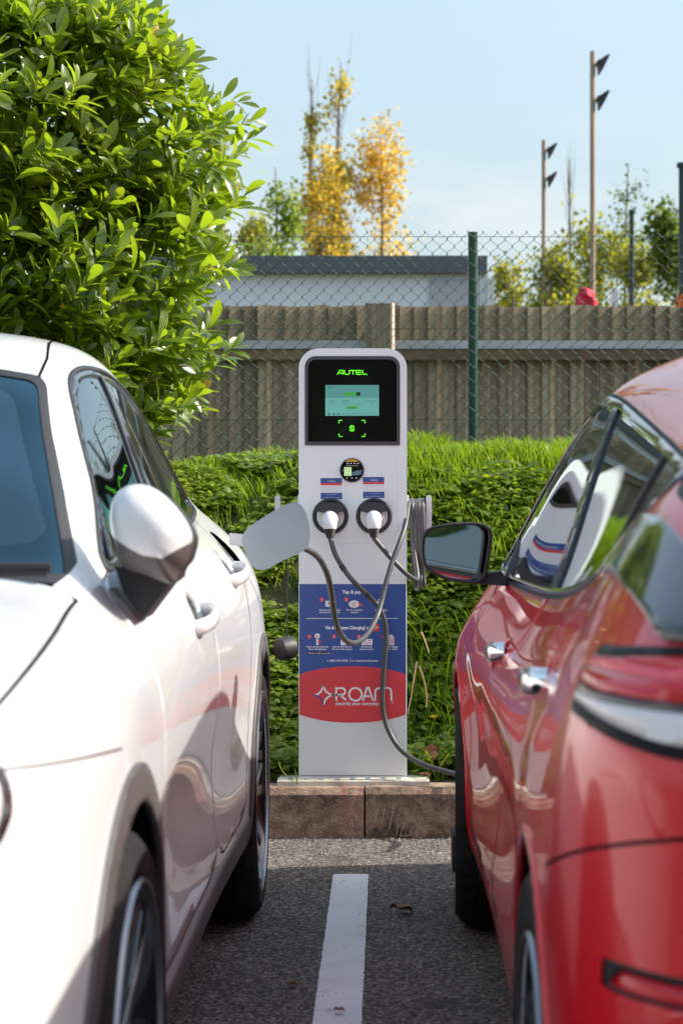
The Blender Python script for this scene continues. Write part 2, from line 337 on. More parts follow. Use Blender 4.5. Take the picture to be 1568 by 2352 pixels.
# grit gathered in the gutter and loose on the tarmac
def grit():
    r = np.random.default_rng(9); V, F = [], []; o = 0
    for k in range(900):
        x = r.uniform(-.6, .5) if k % 4 else r.uniform(-1.6, 1.5); y = KY - abs(r.normal(0, .16)) - .004 if k % 3 else r.uniform(4.0, 6.55); s = r.uniform(.0015, .0048); q = r.uniform(.7, 1.3, (5, 3))
        p = np.array([(-1, -1, 0), (1, -1, 0), (1, 1, 0), (-1, 1, 0), (0, 0, 1.2)]) * q * s; V += [tuple(v + np.array([x, y, .0005])) for v in p]; F += [(o, o + 1, o + 4), (o + 1, o + 2, o + 4), (o + 2, o + 3, o + 4), (o + 3, o, o + 4)]; o += 5
    g = mat('grit_stone', (.25, .21, .17), .9); noise_color(g, [(.3, (.12, .10, .085)), (.7, (.42, .36, .30))], scale=60); tag(pydata('grit', V, F, g), 'loose grit on the tarmac along the kerb', kind='stuff')
grit()
# ------------------------------------------------------------------ car bodies: lofted skins that are cut into panels, glass and trim
def pchip(x, y, xq):
    x = np.asarray(x, float); y = np.asarray(y, float); h = np.diff(x); d = np.diff(y, axis=0) / (h[:, None] if y.ndim > 1 else h)
    m = np.zeros_like(y)
    hh = h[:, None] if y.ndim > 1 else h
    w1 = 2 * hh[1:] + hh[:-1]; w2 = hh[1:] + 2 * hh[:-1]
    with np.errstate(divide='ignore', invalid='ignore'):
        hm = (w1 + w2) / (w1 / d[:-1] + w2 / d[1:])
    m[1:-1] = np.where(d[:-1] * d[1:] > 0, hm, 0); m[0] = d[0]; m[-1] = d[-1]
    k = np.clip(np.searchsorted(x, xq) - 1, 0, len(x) - 2); t = (xq - x[k]) / h[k]
    if y.ndim > 1: t = t[:, None]; H = h[k][:, None]
    else: H = h[k]
    return (2 * t ** 3 - 3 * t ** 2 + 1) * y[k] + (t ** 3 - 2 * t ** 2 + t) * H * m[k] + (-2 * t ** 3 + 3 * t ** 2) * y[k + 1] + (t ** 3 - t ** 2) * H * m[k + 1]
def gauss(a, sigma, axis, mode='edge'):
    r = int(3 * sigma + 1); k = np.exp(-.5 * (np.arange(-r, r + 1) / sigma) ** 2); k /= k.sum()
    pad = [(0, 0)] * a.ndim; pad[axis] = (r, r)
    if mode == 'odd': b = np.pad(a, pad, mode='reflect', reflect_type='odd')
    else: b = np.pad(a, pad, mode=mode)
    return np.apply_along_axis(lambda v: np.convolve(v, k, 'valid'), axis, b)
class Skin: pass
def make_skin(stations, dy=.02, per=7, sig_y=4.5, sig_t=2.3, flat=None):
    """half of a car body: stations of (Y, [(w, z) ...]) from floor centre round to roof centre"""
    Ys = np.array([s[0] for s in stations]); nod = np.array([s[1] for s in stations], float)          # (S, N, 2)
    if flat:
        for k, y in enumerate(Ys):      # the side glass is nearly flat between belt and roof rail
            if flat[0] <= y <= flat[1]:
                m = (nod[k, 7] + nod[k, 9]) / 2; e = nod[k, 9] - nod[k, 7]; nn = np.array([e[1], -e[0]]) / np.linalg.norm(e); nod[k, 8] = m + nn * flat[2]
    S, N, _ = nod.shape; yq = np.arange(Ys[0], Ys[-1] + 1e-6, dy)
    A = pchip(Ys, nod.reshape(S, -1), yq).reshape(len(yq), N, 2)
    tq = np.linspace(0, N - 1, (N - 1) * per + 1)
    G = np.stack([pchip(np.arange(N), A[i], tq) for i in range(len(yq))])                             # (ny, nt, 2)
    G = gauss(G, sig_y, 0, 'odd')
    if flat:      # low-order curves along the glass
        H = gauss(G, 10.0, 0, 'odd'); k = np.clip((tq - 5.6) / 1.2, 0, 1) * np.clip((10.6 - tq) / .9, 0, 1); e = np.clip((yq - flat[0] + .25) / .3, 0, 1) * np.clip((flat[1] + .25 - yq) / .3, 0, 1)
        k = (e[:, None] * k[None])[..., None]; G = G * (1 - k) + H * k
    w = gauss(G[..., 0], sig_t, 1, 'odd'); z = gauss(G[..., 1], sig_t, 1, 'edge')
    w[:, -1] = 0; w[:, 0] = 0
    Y = np.repeat(yq[:, None], len(tq), 1); T = np.repeat(tq[None], len(yq), 0)
    p = np.stack([w, Y, z], -1)
    du = np.gradient(p, axis=0); dv = np.gradient(p, axis=1); nrm = np.cross(dv, du); ln = np.linalg.norm(nrm, axis=-1, keepdims=True); nrm = nrm / np.maximum(ln, 1e-9)
    mid = np.array([0, 0, .6]); out = p.copy(); out[..., 1] = 0
    if (nrm * (out - mid)).sum(-1).mean() < 0: nrm = -nrm
    nrm[:, -1, 0] = 0
    ny, nt = T.shape
    M = Skin(); M.v = p.reshape(-1, 3); M.n = nrm.reshape(-1, 3); M.t = T.reshape(-1)
    i, j = np.meshgrid(np.arange(ny - 1), np.arange(nt - 1), indexing='ij'); a = (i * nt + j).reshape(-1)
    M.f = [tuple(q) for q in np.stack([a, a + 1, a + nt + 1, a + nt], -1)]
    M.grid = (ny, nt); M.yq = yq
    # end caps
    for row, sg in ((0, -1), (ny - 1, 1)):
        ids = row * nt + np.arange(nt); base = len(M.v)
        pc = M.v[ids].copy(); cen = pc.copy(); cen[:, 0] = 0; cen[:, 1] += sg * .0
        nn = np.tile([0, sg, 0], (nt, 1)).astype(float)
        M.v = np.concatenate([M.v, pc, cen]); M.n = np.concatenate([M.n, nn, nn]); M.t = np.concatenate([M.t, M.t[ids], M.t[ids]])
        M.f += [(base + k, base + k + 1, base + nt + k + 1, base + nt + k) for k in range(nt - 1)]
    return M
def cut(M, d):
    """split a skin where the scalar field d (per vertex) crosses zero -> (inside d<0, outside)"""
    d = np.asarray(d, float).copy(); d[np.abs(d) < 1e-7] = 1e-7
    res = []
    F = M.f; neg = d < 0
    new_v, new_n, new_t, cache = [], [], [], {}
    nv = len(M.v)
    fi, fo = [], []
    cross_pts = {}
    def xp(a, b):
        k = (a, b) if a < b else (b, a)
        if k not in cache:
            s = d[k[0]] / (d[k[0]] - d[k[1]])
            cache[k] = nv + len(new_v)
            new_v.append(M.v[k[0]] * (1 - s) + M.v[k[1]] * s); new_n.append(M.n[k[0]] * (1 - s) + M.n[k[1]] * s); new_t.append(M.t[k[0]] * (1 - s) + M.t[k[1]] * s)
        return cache[k]
    for q in F:
        sides = [neg[i] for i in q]
        if all(sides): fi.append(q)
        elif not any(sides): fo.append(q)
        else:
            a, b = [], []
            m = len(q)
            for k in range(m):
                u, w = q[k], q[(k + 1) % m]
                (a if neg[u] else b).append(u)
                if neg[u] != neg[w]:
                    x = xp(u, w); a.append(x); b.append(x)
            if len(a) > 2: fi.append(tuple(a))
            if len(b) > 2: fo.append(tuple(b))
    V = np.concatenate([M.v, np.array(new_v)]) if new_v else M.v
    Nn = np.concatenate([M.n, np.array(new_n)]) if new_v else M.n
    T = np.concatenate([M.t, np.array(new_t)]) if new_v else M.t
    for fs in (fi, fo):
        K = Skin()
        if fs:
            used = np.unique(np.concatenate([np.array(q) for q in fs])); mp = np.zeros(len(V), int); mp[used] = np.arange(len(used))
            K.v, K.n, K.t = V[used], Nn[used], T[used]; K.f = [tuple(mp[list(q)]) for q in fs]
        else: K.v = np.zeros((0, 3)); K.n = np.zeros((0, 3)); K.t = np.zeros(0); K.f = []
        res.append(K)
    return res
def sd_poly(pts, poly):
    """signed distance to a closed 2D polygon, negative inside"""
    poly = np.asarray(poly, float); d = np.full(len(pts), 1e9); inside = np.zeros(len(pts), bool)
    for i in range(len(poly)):
        a, b = poly[i], poly[(i + 1) % len(poly)]; e = b - a; w = pts - a
        s = np.clip((w @ e) / max(e @ e, 1e-12), 0, 1); d = np.minimum(d, np.linalg.norm(w - s[:, None] * e, axis=1))
        c = ((a[1] > pts[:, 1]) != (b[1] > pts[:, 1]))
        with np.errstate(divide='ignore', invalid='ignore'):
            inside ^= c & (pts[:, 0] < (b[0] - a[0]) * (pts[:, 1] - a[1]) / (b[1] - a[1]) + a[0])
    return np.where(inside, -d, d)
def yz(M): return M.v[:, [1, 2]]
def wz(M): return M.v[:, [0, 2]]
def field(M, poly, mask=None, proj='yz'):
    d = sd_poly(yz(M) if proj == 'yz' else wz(M), poly)
    return np.maximum(d, mask) if mask is not None else d
def merge(*Ms):
    K = Skin(); o = 0; K.f = []
    for m in Ms: K.f += [tuple(i + o for i in q) for q in m.f]; o += len(m.v)
    K.v = np.concatenate([m.v for m in Ms]); K.n = np.concatenate([m.n for m in Ms]); K.t = np.concatenate([m.t for m in Ms]); return K
def band(M, dfn, half, mask=None):
    """thin strip |d| < half of a signed field -> (strip, rest)"""
    d = dfn(M) - half
    if mask is not None: d = np.maximum(d, mask(M))
    A, R1 = cut(M, d)
    if not A.f: return A, M
    B, S_ = cut(A, dfn(A) + half)
    return S_, (merge(R1, B) if B.f else R1)
class Car:
    def __init__(s, root, Xc, side):     # side: +1 if the side near the camera is +X
        s.root, s.Xc, s.side = root, Xc, side
    def place(s, M, sg, off=0.0):
        v = M.v + M.n * off; v = v.copy(); n = M.n.copy()
        v[:, 0] = s.Xc + sg * v[:, 0]; n[:, 0] *= sg
        return v, n
    def emit(s, name, M, material, sides=(1, -1), joined=False, off=0.0, parent=None, thick=0.0):
        if not M.f: return []
        outs = []
        groups = [list(sides)] if joined else [[q] for q in sides]
        for g in groups:
            V, Nn, F = [], [], []
            for q in g:
                v, n = s.place(M, q * s.side, off); o = sum(len(x) for x in V); V.append(v); Nn.append(n)
                flip = None
                for fc in M.f:
                    a, b, c = v[fc[0]], v[fc[1]], v[fc[2]]
                    if np.dot(np.cross(b - a, c - a), n[fc[0]] + n[fc[1]] + n[fc[2]]) < 0: fc = fc[::-1]
                    F.append(tuple(i + o for i in fc))
            V = np.concatenate(V); Nn = np.concatenate(Nn)
            me = bpy.data.meshes.new(name); me.from_pydata(V.tolist(), [], [tuple(map(int, f)) for f in F]); me.update()
            me.polygons.foreach_set('use_smooth', [True] * len(me.polygons))
            Nn = Nn / np.maximum(np.linalg.norm(Nn, axis=1, keepdims=True), 1e-9)
            me.normals_split_custom_set_from_vertices(Nn.tolist())
            o = link(name, me, material, parent if parent is not None else s.root)
            if thick:
                md = o.modifiers.new('thick', 'SOLIDIFY'); md.thickness = thick; md.offset = -1; md.use_rim = True
            outs.append(o)
        return outs
    def surf(s, M, Y, z, sg=1):
        """nearest skin point on the camera side at (Y, z), for things that sit on the body"""
        ok = (M.t > 2) & (M.t < 9.5); d = (M.v[:, 1] - Y) ** 2 + (M.v[:, 2] - z) ** 2 + np.where(ok, 0, 9)
        i = int(np.argmin(d)); v = M.v[i]; n = M.n[i]
        return Vector((s.Xc + sg * s.side * v[0], v[1], v[2])), Vector((n[0] * sg * s.side, n[1], n[2]))
def sm(poly, n=5): return np.array(smooth_path([(a, b, 0) for a, b in poly], n, closed=True))[:, :2]

def panel_cut(M, poly, gap=.0022, mask=None, proj='yz'):
    """-> (panel, gap strip, rest)"""
    d = field(M, poly, None, proj)
    if mask is not None: d = np.maximum(d, mask(M))
    strip_or_panel, rest = cut(M, d - gap)
    if not strip_or_panel.f: return strip_or_panel, strip_or_panel, rest
    d2 = field(strip_or_panel, poly, None, proj)
    if mask is not None: d2 = np.maximum(d2, mask(strip_or_panel))
    p, g = cut(strip_or_panel, d2 + gap)
    return p, g, rest

# ---- wheels
def tyre_mesh(Rr, width, rim_r, seed=0, segs=144):
    hw = width / 2
    prof = [(rim_r - .004, -hw + .02), (rim_r + .012, -hw + .006), (rim_r + .03, -hw + .001), (Rr * .90, -hw - .003), (Rr - .022, -hw + .004), (Rr - .008, -hw + .016),   # side
            (Rr - .003, -hw + .030)]
    tread = []
    x = -hw + .030; grooves = [-.055, -.018, .018, .055]
    for g in grooves:
        tread += [(Rr, g - .005), (Rr - .007, g - .0035), (Rr - .007, g + .0035), (Rr, g + .005)]
    full = prof + tread + [(a, -b) for a, b in prof[::-1]]
    v = []; f = []; n = len(full)
    for k in range(segs):
        for (r, d) in full:
            a = 2 * math.pi * (k + (.35 if abs(d) < hw - .05 else 0)) / segs
            rr = r
            if Rr - .012 < r < Rr - .001 and k % 3 == 0: rr = r - .006          # shoulder blocks
            if r >= Rr - .0005 and k % 3 == 0 and abs(d) > .05: rr = r - .005
            v.append((d, rr * math.cos(a), rr * math.sin(a)))
    for k in range(segs):
        for i in range(n - 1):
            a = k * n + i; b = ((k + 1) % segs) * n + i
            f.append((a, a + 1, b + 1, b))
    return v, f
def make_wheel(root, c, out, Rr, width, rim_r, style, steer=0.0):
    """out: +1 when the outer face looks along +X"""
    w = empty('wheel', (0, 0, 0)); w.parent = root; w.location = Vector(c) - root.location; w.rotation_euler = (random.uniform(0, 1.0), 0, steer)
    def put(name, v, f, m, smooth=True, ang=35):
        me = bpy.data.meshes.new(name); me.from_pydata([tuple(p) for p in v], [], f); me.update()
        bm = bmesh.new(); bm.from_mesh(me); bmesh.ops.recalc_face_normals(bm, faces=bm.faces[:]); bm.to_mesh(me); bm.free()
        me.polygons.foreach_set('use_smooth', [smooth] * len(me.polygons)); me.set_sharp_from_angle(angle=R(ang))
        me.materials.append(m); o = bpy.data.objects.new(name, me); COL.objects.link(o); o.parent = w; return o
    v, f = tyre_mesh(Rr, width, rim_r); put('tyre', v, f, rubber)
    hw = width / 2; b = MB()
    lip = MB(); lip.lathe([(rim_r + .007, out * (hw - .003)), (rim_r + .005, out * (hw + .003)), (rim_r + .0005, out * (hw + .003)), (rim_r - .001, out * (hw - .004))], 72, 'x'); put('rim_lip', lip.v, lip.f, lip_m)
    prof = [(rim_r + .008, out * (hw - .005)), (rim_r - .005, out * (hw - .006)), (rim_r - .012, out * (hw - .02)), (rim_r - .03, out * (hw - .08)), (rim_r - .02, -out * (hw - .02)), (rim_r + .004, -out * (hw - .012))]
    b.lathe(prof, 72, 'x'); put('rim', b.v, b.f, black_gloss)
    b = MB(); b.lathe([(.001, out * (hw - .085)), (.155, out * (hw - .085)), (.155, out * (hw - .10)), (.05, out * (hw - .10))], 48, 'x'); put('brake_disc', b.v, b.f, alloy_dark if style == 'many' else alloy)
    b = MB(); b.box((out * (hw - .12) if out > 0 else out * (hw - .07), .09, -.06), (out * (hw - .07) if out > 0 else out * (hw - .12), .17, .07)); put('brake_caliper', b.v, b.f, black_plastic, False)
    sp = MB(); face = MB()
    xo = out * (hw - .012)
    nsp = 5
    def bar(a0, r0, a1, r1, w0, w1, d0, d1, mb, lift=0.0):
        p0 = np.array([r0 * math.cos(a0), r0 * math.sin(a0)]); p1 = np.array([r1 * math.cos(a1), r1 * math.sin(a1)])
        t = (p1 - p0) / np.linalg.norm(p1 - p0); n = np.array([-t[1], t[0]])
        q = [p0 - n * w0, p1 - n * w1, p1 + n * w1, p0 + n * w0]; xa = [xo - out * d0, xo - out * d1, xo - out * d1, xo - out * d0]
        front = [(xa[i] + out * lift, q[i][0], q[i][1]) for i in range(4)]
        q2 = [p0 - n * w0 * 1.25, p1 - n * w1 * 1.25, p1 + n * w1 * 1.25, p0 + n * w0 * 1.25]
        back = [(xa[i] - out * .03, q2[i][0], q2[i][1]) for i in range(4)]
        mb.add(front + back, [(0, 1, 2, 3), (7, 6, 5, 4), (0, 4, 5, 1), (1, 5, 6, 2), (2, 6, 7, 3), (3, 7, 4, 0)])
    for k in range(nsp):
        a = 2 * math.pi * k / nsp
        if style == 'many':
            for s in (-1, 1):
                bar(a + s * .10, .055, a + s * .30, rim_r - .008, .017, .014, .022, .004, sp)
                bar(a + s * .10, .058, a + s * .30, rim_r - .010, .011, .0085, .022, .004, face, .0015)
                bar(a + s * .20, .13, a + s * .56, rim_r - .008, .012, .012, .020, .004, sp)
                bar(a + s * .20, .135, a + s * .56, rim_r - .010, .008, .0075, .020, .004, face, .0015)
        else:
            bar(a, .05, a, rim_r - .008, .03, .045, .012, .004, sp); bar(a - .06, .06, a - .1, rim_r - .010, .009, .012, .012, .004, face, .0015); bar(a + .06, .06, a + .1, rim_r - .010, .009, .012, .012, .004, face, .0015)
    put('spokes', sp.v, sp.f, alloy_dark, False); put('spoke_faces', face.v, face.f, alloy, False)
    b = MB(); b.lathe([(.001, xo - out * .006), (.028, xo - out * .007), (.03, xo - out * .012), (.075, xo - out * .024), (.078, xo - out * .06)], 32, 'x'); put('hub_cap', b.v, b.f, alloy_dark)
    return w
def dome(name, outline, Y, depth, material, parent, out_normal=-1, rings=9, power=1.0, cut_fn=None, smooth=True, X0=None):
    """a rounded shell whose rim is an outline of (x, z) at distance Y and which bulges by depth towards -Y (out_normal -1)"""
    o = np.array(outline); c = o.mean(0); v = []; f = []; n = len(o)
    for r in range(rings):
        a = (r / (rings - 1)) * math.pi / 2 * .985
        k = math.cos(a) ** power; y = Y + out_normal * depth * math.sin(a)
        v += [(c[0] + (p[0] - c[0]) * k, y, c[1] + (p[1] - c[1]) * k) for p in o]
    f = [(r * n + i, r * n + (i + 1) % n, (r + 1) * n + (i + 1) % n, (r + 1) * n + i) for r in range(rings - 1) for i in range(n)] + [tuple((rings - 1) * n + i for i in range(n))]
    return v, f
def split_z(v, f, fn):
    M = Skin(); M.v = np.array(v, float); M.n = np.zeros_like(M.v); M.t = np.zeros(len(M.v)); M.f = [tuple(q) for q in f]
    return cut(M, fn(M.v))
# ------------------------------------------------------------------ the white car (nose towards the camera)
white = empty('parked_car', (-1.25, 4.05, 0), 'white crossover car facing the camera with its charging flap open', 'car')
W = Car(white, -1.25, 1)
def station(Y, wm, n6, n7, n8, n9, n10, n11, n12, zb=.20, low=None):
    k = max(0, min(1, (Y - 3.05) / .2)) * max(0, min(1, (4.95 - Y) / .15))       # scooped lower door
    l = low or (wm - .035, wm - .010 + .008 * k, wm - .030 * k, wm - .008 + .006 * k)
    return (Y, [(0, zb), (max(wm - .22, .1), zb), (l[0], zb + .02), (l[1], .36), (l[2], .55), (l[3], .72), n6, n7, n8, n9, n10, n11, n12])
white_st = [
    station(1.86, .54, (.53, .64), (.50, .67), (.45, .685), (.36, .69), (.27, .695), (.15, .70), (0, .70), .27),
    station(1.95, .775, (.755, .73), (.715, .785), (.63, .79), (.50, .795), (.38, .80), (.2, .81), (0, .81), .23),
    station(2.10, .872, (.858, .79), (.815, .872), (.73, .885), (.61, .89), (.47, .90), (.25, .91), (0, .91)),
    station(2.30, .905, (.890, .81), (.825, .915), (.735, .93), (.63, .94), (.49, .95), (.26, .955), (0, .957)),
    station(2.68, .922, (.905, .83), (.803, .952), (.73, .965), (.63, .975), (.49, .983), (.26, .99), (0, .992)),
    station(2.95, .915, (.895, .84), (.778, .975), (.72, .985), (.63, .995), (.49, 1.003), (.26, 1.01), (0, 1.012)),
    station(3.08, .910, (.888, .85), (.775, .985), (.752, 1.003), (.70, 1.015), (.52, 1.05), (.28, 1.08), (0, 1.09)),
    station(3.30, .906, (.882, .86), (.780, .993), (.745, 1.065), (.69, 1.115), (.52, 1.15), (.28, 1.178), (0, 1.19)),
    station(3.60, .905, (.880, .87), (.785, 1.005), (.735, 1.12), (.648, 1.237), (.50, 1.270), (.28, 1.298), (0, 1.31)),
    station(3.90, .905, (.880, .88), (.788, 1.018), (.695, 1.24), (.598, 1.372), (.50, 1.398), (.28, 1.412), (0, 1.42)),
    station(4.20, .905, (.882, .89), (.790, 1.032), (.705, 1.25), (.622, 1.415), (.565, 1.455), (.34, 1.482), (0, 1.49)),
    station(4.50, .910, (.885, .90), (.785, 1.046), (.700, 1.26), (.622, 1.43), (.555, 1.475), (.34, 1.503), (0, 1.512)),
    station(4.90, .920, (.892, .91), (.765, 1.066), (.695, 1.235), (.628, 1.375), (.565, 1.43), (.34, 1.475), (0, 1.488)),
    station(5.30, .930, (.895, .93), (.730, 1.088), (.695, 1.17), (.660, 1.245), (.60, 1.31), (.36, 1.385), (0, 1.40)),
    station(5.50, .928, (.892, .94), (.715, 1.100), (.695, 1.145), (.665, 1.175), (.60, 1.235), (.36, 1.325), (0, 1.345)),
    station(5.80, .900, (.868, .94), (.715, 1.085), (.68, 1.11), (.62, 1.13), (.55, 1.165), (.34, 1.23), (0, 1.25)),
    station(6.05, .820, (.79, .90), (.68, 1.02), (.62, 1.04), (.56, 1.05), (.48, 1.06), (.3, 1.08), (0, 1.09)),
    station(6.20, .690, (.67, .82), (.58, .93), (.52, .945), (.46, .95), (.38, .955), (.2, .96), (0, .96), .26),
    station(6.27, .520, (.51, .72), (.46, .80), (.42, .81), (.36, .815), (.28, .82), (.15, .82), (0, .82), .32)]
M = make_skin(white_st, flat=(3.9, 5.3, .003)); white_skin = M
FA, RA = (2.68, .338), (5.36, .338)
def arch_field(M, c, r, wmin=.60): return np.maximum(np.hypot(M.v[:, 1] - c[0], M.v[:, 2] - c[1]) - r, wmin - M.v[:, 0])
for c in (FA, RA):
    _, M = cut(M, arch_field(M, c, .372))
    tr, M = cut(M, np.maximum(arch_field(M, c, .425, .70), M.v[:, 2] - .95)); W.emit('arch_trim', tr, grey_clad, off=.006, thick=.012)
sill_mask = lambda M: np.maximum(M.v[:, 2] - .335, 1.2 - M.t)
sl, M = cut(M, sill_mask(M)); W.emit('sill_trim', sl, grey_clad, joined=False, off=.004, thick=.012)
side = lambda M: np.maximum(M.t - 9.75, 5.5 - M.t)
dlo = sm([(3.335, 1.004), (3.60, 1.150), (3.80, 1.268), (3.95, 1.350), (4.10, 1.393), (4.28, 1.409), (4.50, 1.405), (4.80, 1.370), (5.05, 1.310), (5.25, 1.235), (5.42, 1.145), (5.465, 1.100), (5.30, 1.083), (5.0, 1.068), (4.6, 1.050), (4.2, 1.032), (3.8, 1.016)], 4)
gl, M = cut(M, field(M, dlo, side(M)))
trim, gl = cut(gl, -(field(gl, dlo, side(gl)) + .022))
out_t, trim = cut(trim, -(field(trim, dlo, side(trim)) + .008))
W.emit('window_seal', out_t, seal, off=.003, thick=.01); W.emit('window_trim', trim, black_gloss, off=.001, thick=.01)
def line_band(M, a, b, w): 
    e = np.array(b) - np.array(a); n = np.array([-e[1], e[0]]) / np.linalg.norm(e); return np.abs((yz(M) - np.array(a)) @ n) - w
bp, gl = cut(gl, line_band(gl, (4.16, 1.0), (4.36, 1.40), .032)); W.emit('door_pillar', bp, black_gloss, off=.002, thick=.01)
qp, gl = cut(gl, line_band(gl, (3.43, 1.0), (3.67, 1.20), .013)); W.emit('window_divider', qp, black_gloss, off=.003, thick=.01)
gq, gl2 = cut(gl, (yz(gl) - np.array([3.43, 1.0])) @ np.array([.20, -.24]) )
W.emit('quarter_glass', gq if gq.v[:, 1].mean() < gl2.v[:, 1].mean() else gl2, car_glass, off=-.004); gl = gl2 if gq.v[:, 1].mean() < gl2.v[:, 1].mean() else gq
gf, gr = cut(gl, (yz(gl) - np.array([4.16, 1.0])) @ np.array([.40, -.20]))
W.emit('side_window', gf, car_glass, off=-.004); W.emit('side_window', gr, car_glass, off=-.004)
# windscreen
wsm = lambda M: np.maximum(np.maximum(M.v[:, 1] - 4.1, 2.86 - M.v[:, 1]), 7.6 - M.t)
wpoly = [(-.2, 1.045), (.30, 1.035), (.60, 1.010), (.752, .994), (.765, 1.003), (.70, 1.135), (.643, 1.240), (.594, 1.345), (.572, 1.366), (.5, 1.377), (.28, 1.392), (-.2, 1.40)]
ws, M = cut(M, field(M, wpoly, wsm(M), 'wz'))
sealp, ws = cut(ws, -(field(ws, wpoly, None, 'wz') + .012)); W.emit('windscreen_seal', sealp, seal, joined=True, off=-.001)
inner = rounded(-.56, 1.075, .56, 1.352, .01)
ipoly = [(-.2, 1.075), (.30, 1.068), (.60, 1.050), (.685, 1.055), (.70, 1.075), (.655, 1.15), (.60, 1.235), (.56, 1.305), (.535, 1.33), (.48, 1.343), (.28, 1.355), (-.2, 1.36)]
gl_w, frit = cut(ws, field(ws, ipoly, None, 'wz')); W.emit('windscreen', gl_w, screen_glass, joined=True, off=-.003); W.emit('windscreen_border', frit, frit_m, joined=True, off=-.003)
# cowl, bonnet
cw, M = cut(M, np.maximum(np.maximum(field(M, [(-.2, .95), (.745, .985), (.765, 1.02), (-.2, 1.05)], None, 'wz'), M.v[:, 1] - 3.13), np.maximum(3.00 - M.v[:, 1], 7.7 - M.t))); W.emit('cowl_panel', cw, black_plastic, joined=True, off=-.01)
bon = lambda M: np.maximum(np.maximum((7.02 - M.t) * .08, M.v[:, 1] - 3.00), 2.02 - M.v[:, 1])
pb, M = cut(M, bon(M) - .0028); pb, gb = cut(pb, bon(pb) + .0028); W.emit('bonnet', pb, white_paint, joined=True)
W.emit('bonnet_gap', gb, gap_black, joined=True, off=-.006)
# roof ditch seam and a second faint crease
yy, ww = zip(*[(3.86, .574), (4.05, .560), (4.25, .530), (4.5, .505), (5.0, .51), (5.45, .54)])
dt, M = band(M, lambda M: M.v[:, 0] - np.interp(M.v[:, 1], yy, ww), .0032, lambda M: np.maximum(np.maximum(3.87 - M.v[:, 1], M.v[:, 1] - 5.45), 9.2 - M.t)); W.emit('roof_seam', dt, gap_black, off=-.008)
# headlamp and tail lamp
hl = sm([(1.93, .70), (2.02, .715), (2.11, .77), (2.135, .83), (2.10, .865), (2.0, .83), (1.92, .77)], 4)
hp, M = cut(M, field(M, hl, 3.5 - M.t)); hr, hp = cut(hp, -(field(hp, hl) + .012)); W.emit('headlamp_surround', hr, black_gloss, off=.001, thick=.01)
for o in W.emit('headlamp', hp, clear_lens, off=-.002, thick=.02): pass
tlp = [(5.98, .84), (6.26, .80), (6.26, .90), (6.1, .93), (5.95, .90)]
tp, M = cut(M, field(M, tlp, 3.5 - M.t)); W.emit('tail_lamp', tp, red_lens, thick=.01)
rw, M = cut(M, np.maximum(field(M, [(-.2, 1.11), (.55, 1.10), (.54, 1.22), (-.2, 1.31)], None, 'wz'), np.maximum(5.55 - M.v[:, 1], 8.5 - M.t))); W.emit('rear_window', rw, car_glass, joined=True)
grl, M = cut(M, np.maximum(field(M, [(-.3, .40), (.50, .42), (.46, .60), (-.3, .62)], None, 'wz'), M.v[:, 1] - 2.03)); W.emit('grille', grl, black_plastic, joined=True)
sm_, M = band(M, lambda M: M.v[:, 2] - np.interp(M.v[:, 1], [2.12, 2.6], [.832, .795]), .0016, lambda M: np.maximum(np.maximum(2.13 - M.v[:, 1], M.v[:, 1] - 2.62), 3 - M.t)); W.emit('wing_seam', sm_, gap_black, off=-.006)
# doors
fd = sm([(3.13, .40), (3.14, .70), (3.20, .90), (3.26, .985), (3.60, 1.02), (4.10, 1.05), (4.17, .9), (4.19, .7), (4.18, .45), (4.10, .365), (3.6, .36), (3.2, .365)], 3)
rd = sm([(4.20, .45), (4.205, .7), (4.19, .9), (4.17, 1.03), (4.6, 1.075), (5.0, 1.09), (5.13, 1.05), (5.12, .95), (5.02, .80), (4.93, .64), (4.88, .47), (4.80, .37), (4.5, .36), (4.25, .365)], 3)
doorm = lambda M: np.maximum(M.t - 7.4, 2.2 - M.t)
hand = {}
for (x, y, Y) in ((470, 1422, 3.97), (537, 1318, 4.93)): hand[Y] = P(x, y, Y)
def recess(C_, p_, q, ry, rz, dy_, dz_, m_):
    f_ = np.hypot((p_.v[:, 1] - q.y - dy_) / ry, (p_.v[:, 2] - q.z - dz_) / rz) - 1
    a, b_ = cut(p_, np.maximum(f_ * rz, 2 - p_.t)); C_.emit('handle_recess', a, m_, off=-.014); return b_
for poly, hk in ((fd, 3.97), (rd, 4.93)):
    p_, g_, M = panel_cut(M, poly, .0022, doorm); p_ = recess(W, p_, hand[hk], .072, .036, .03, .016, grey_clad); W.emit('door', p_, white_paint, thick=.02); W.emit('door_gap', g_, gap_black, off=-.008)
# charging port opening (only on the side by the charger)
port = sm([(5.19, .925), (5.31, .935), (5.325, .99), (5.30, 1.03), (5.20, 1.035), (5.175, .98)], 4)
Mp, Mrest = cut(M, field(M, port, doorm(M)))
W.emit('body', Mrest, white_paint, sides=(1,)); W.emit('charging_port', Mp, black_plastic, sides=(1,), off=-.02)
W.emit('body', M, white_paint, sides=(-1,))
# swage line shading comes from the skin itself: a scooped lower door
# wheels and liners
for (c, s) in ((FA, 1), (RA, 1), (FA, -1), (RA, -1)):
    X = -1.25 + s * .805
    make_wheel(white, (X, c[0], c[1]), s, .338, .225, .262, 'many')
    b = MB(); ri = .385
    prof = [(ri, 0), (ri + .01, -s * .28), (.05, -s * .28)]
    n = 36; v = []; f = []
    for (r, d) in prof:
        for k in range(n + 1):
            a = R(-25 + 230 * k / n); v.append((-1.25 + s * .895 + d, c[0] + r * math.cos(a), c[1] + r * math.sin(a)))
    f = [(i * (n + 1) + k, i * (n + 1) + k + 1, (i + 1) * (n + 1) + k + 1, (i + 1) * (n + 1) + k) for i in range(2) for k in range(n)]
    b.add(v, f).build('wheel_arch_liner', gap_black, white, smooth=180)
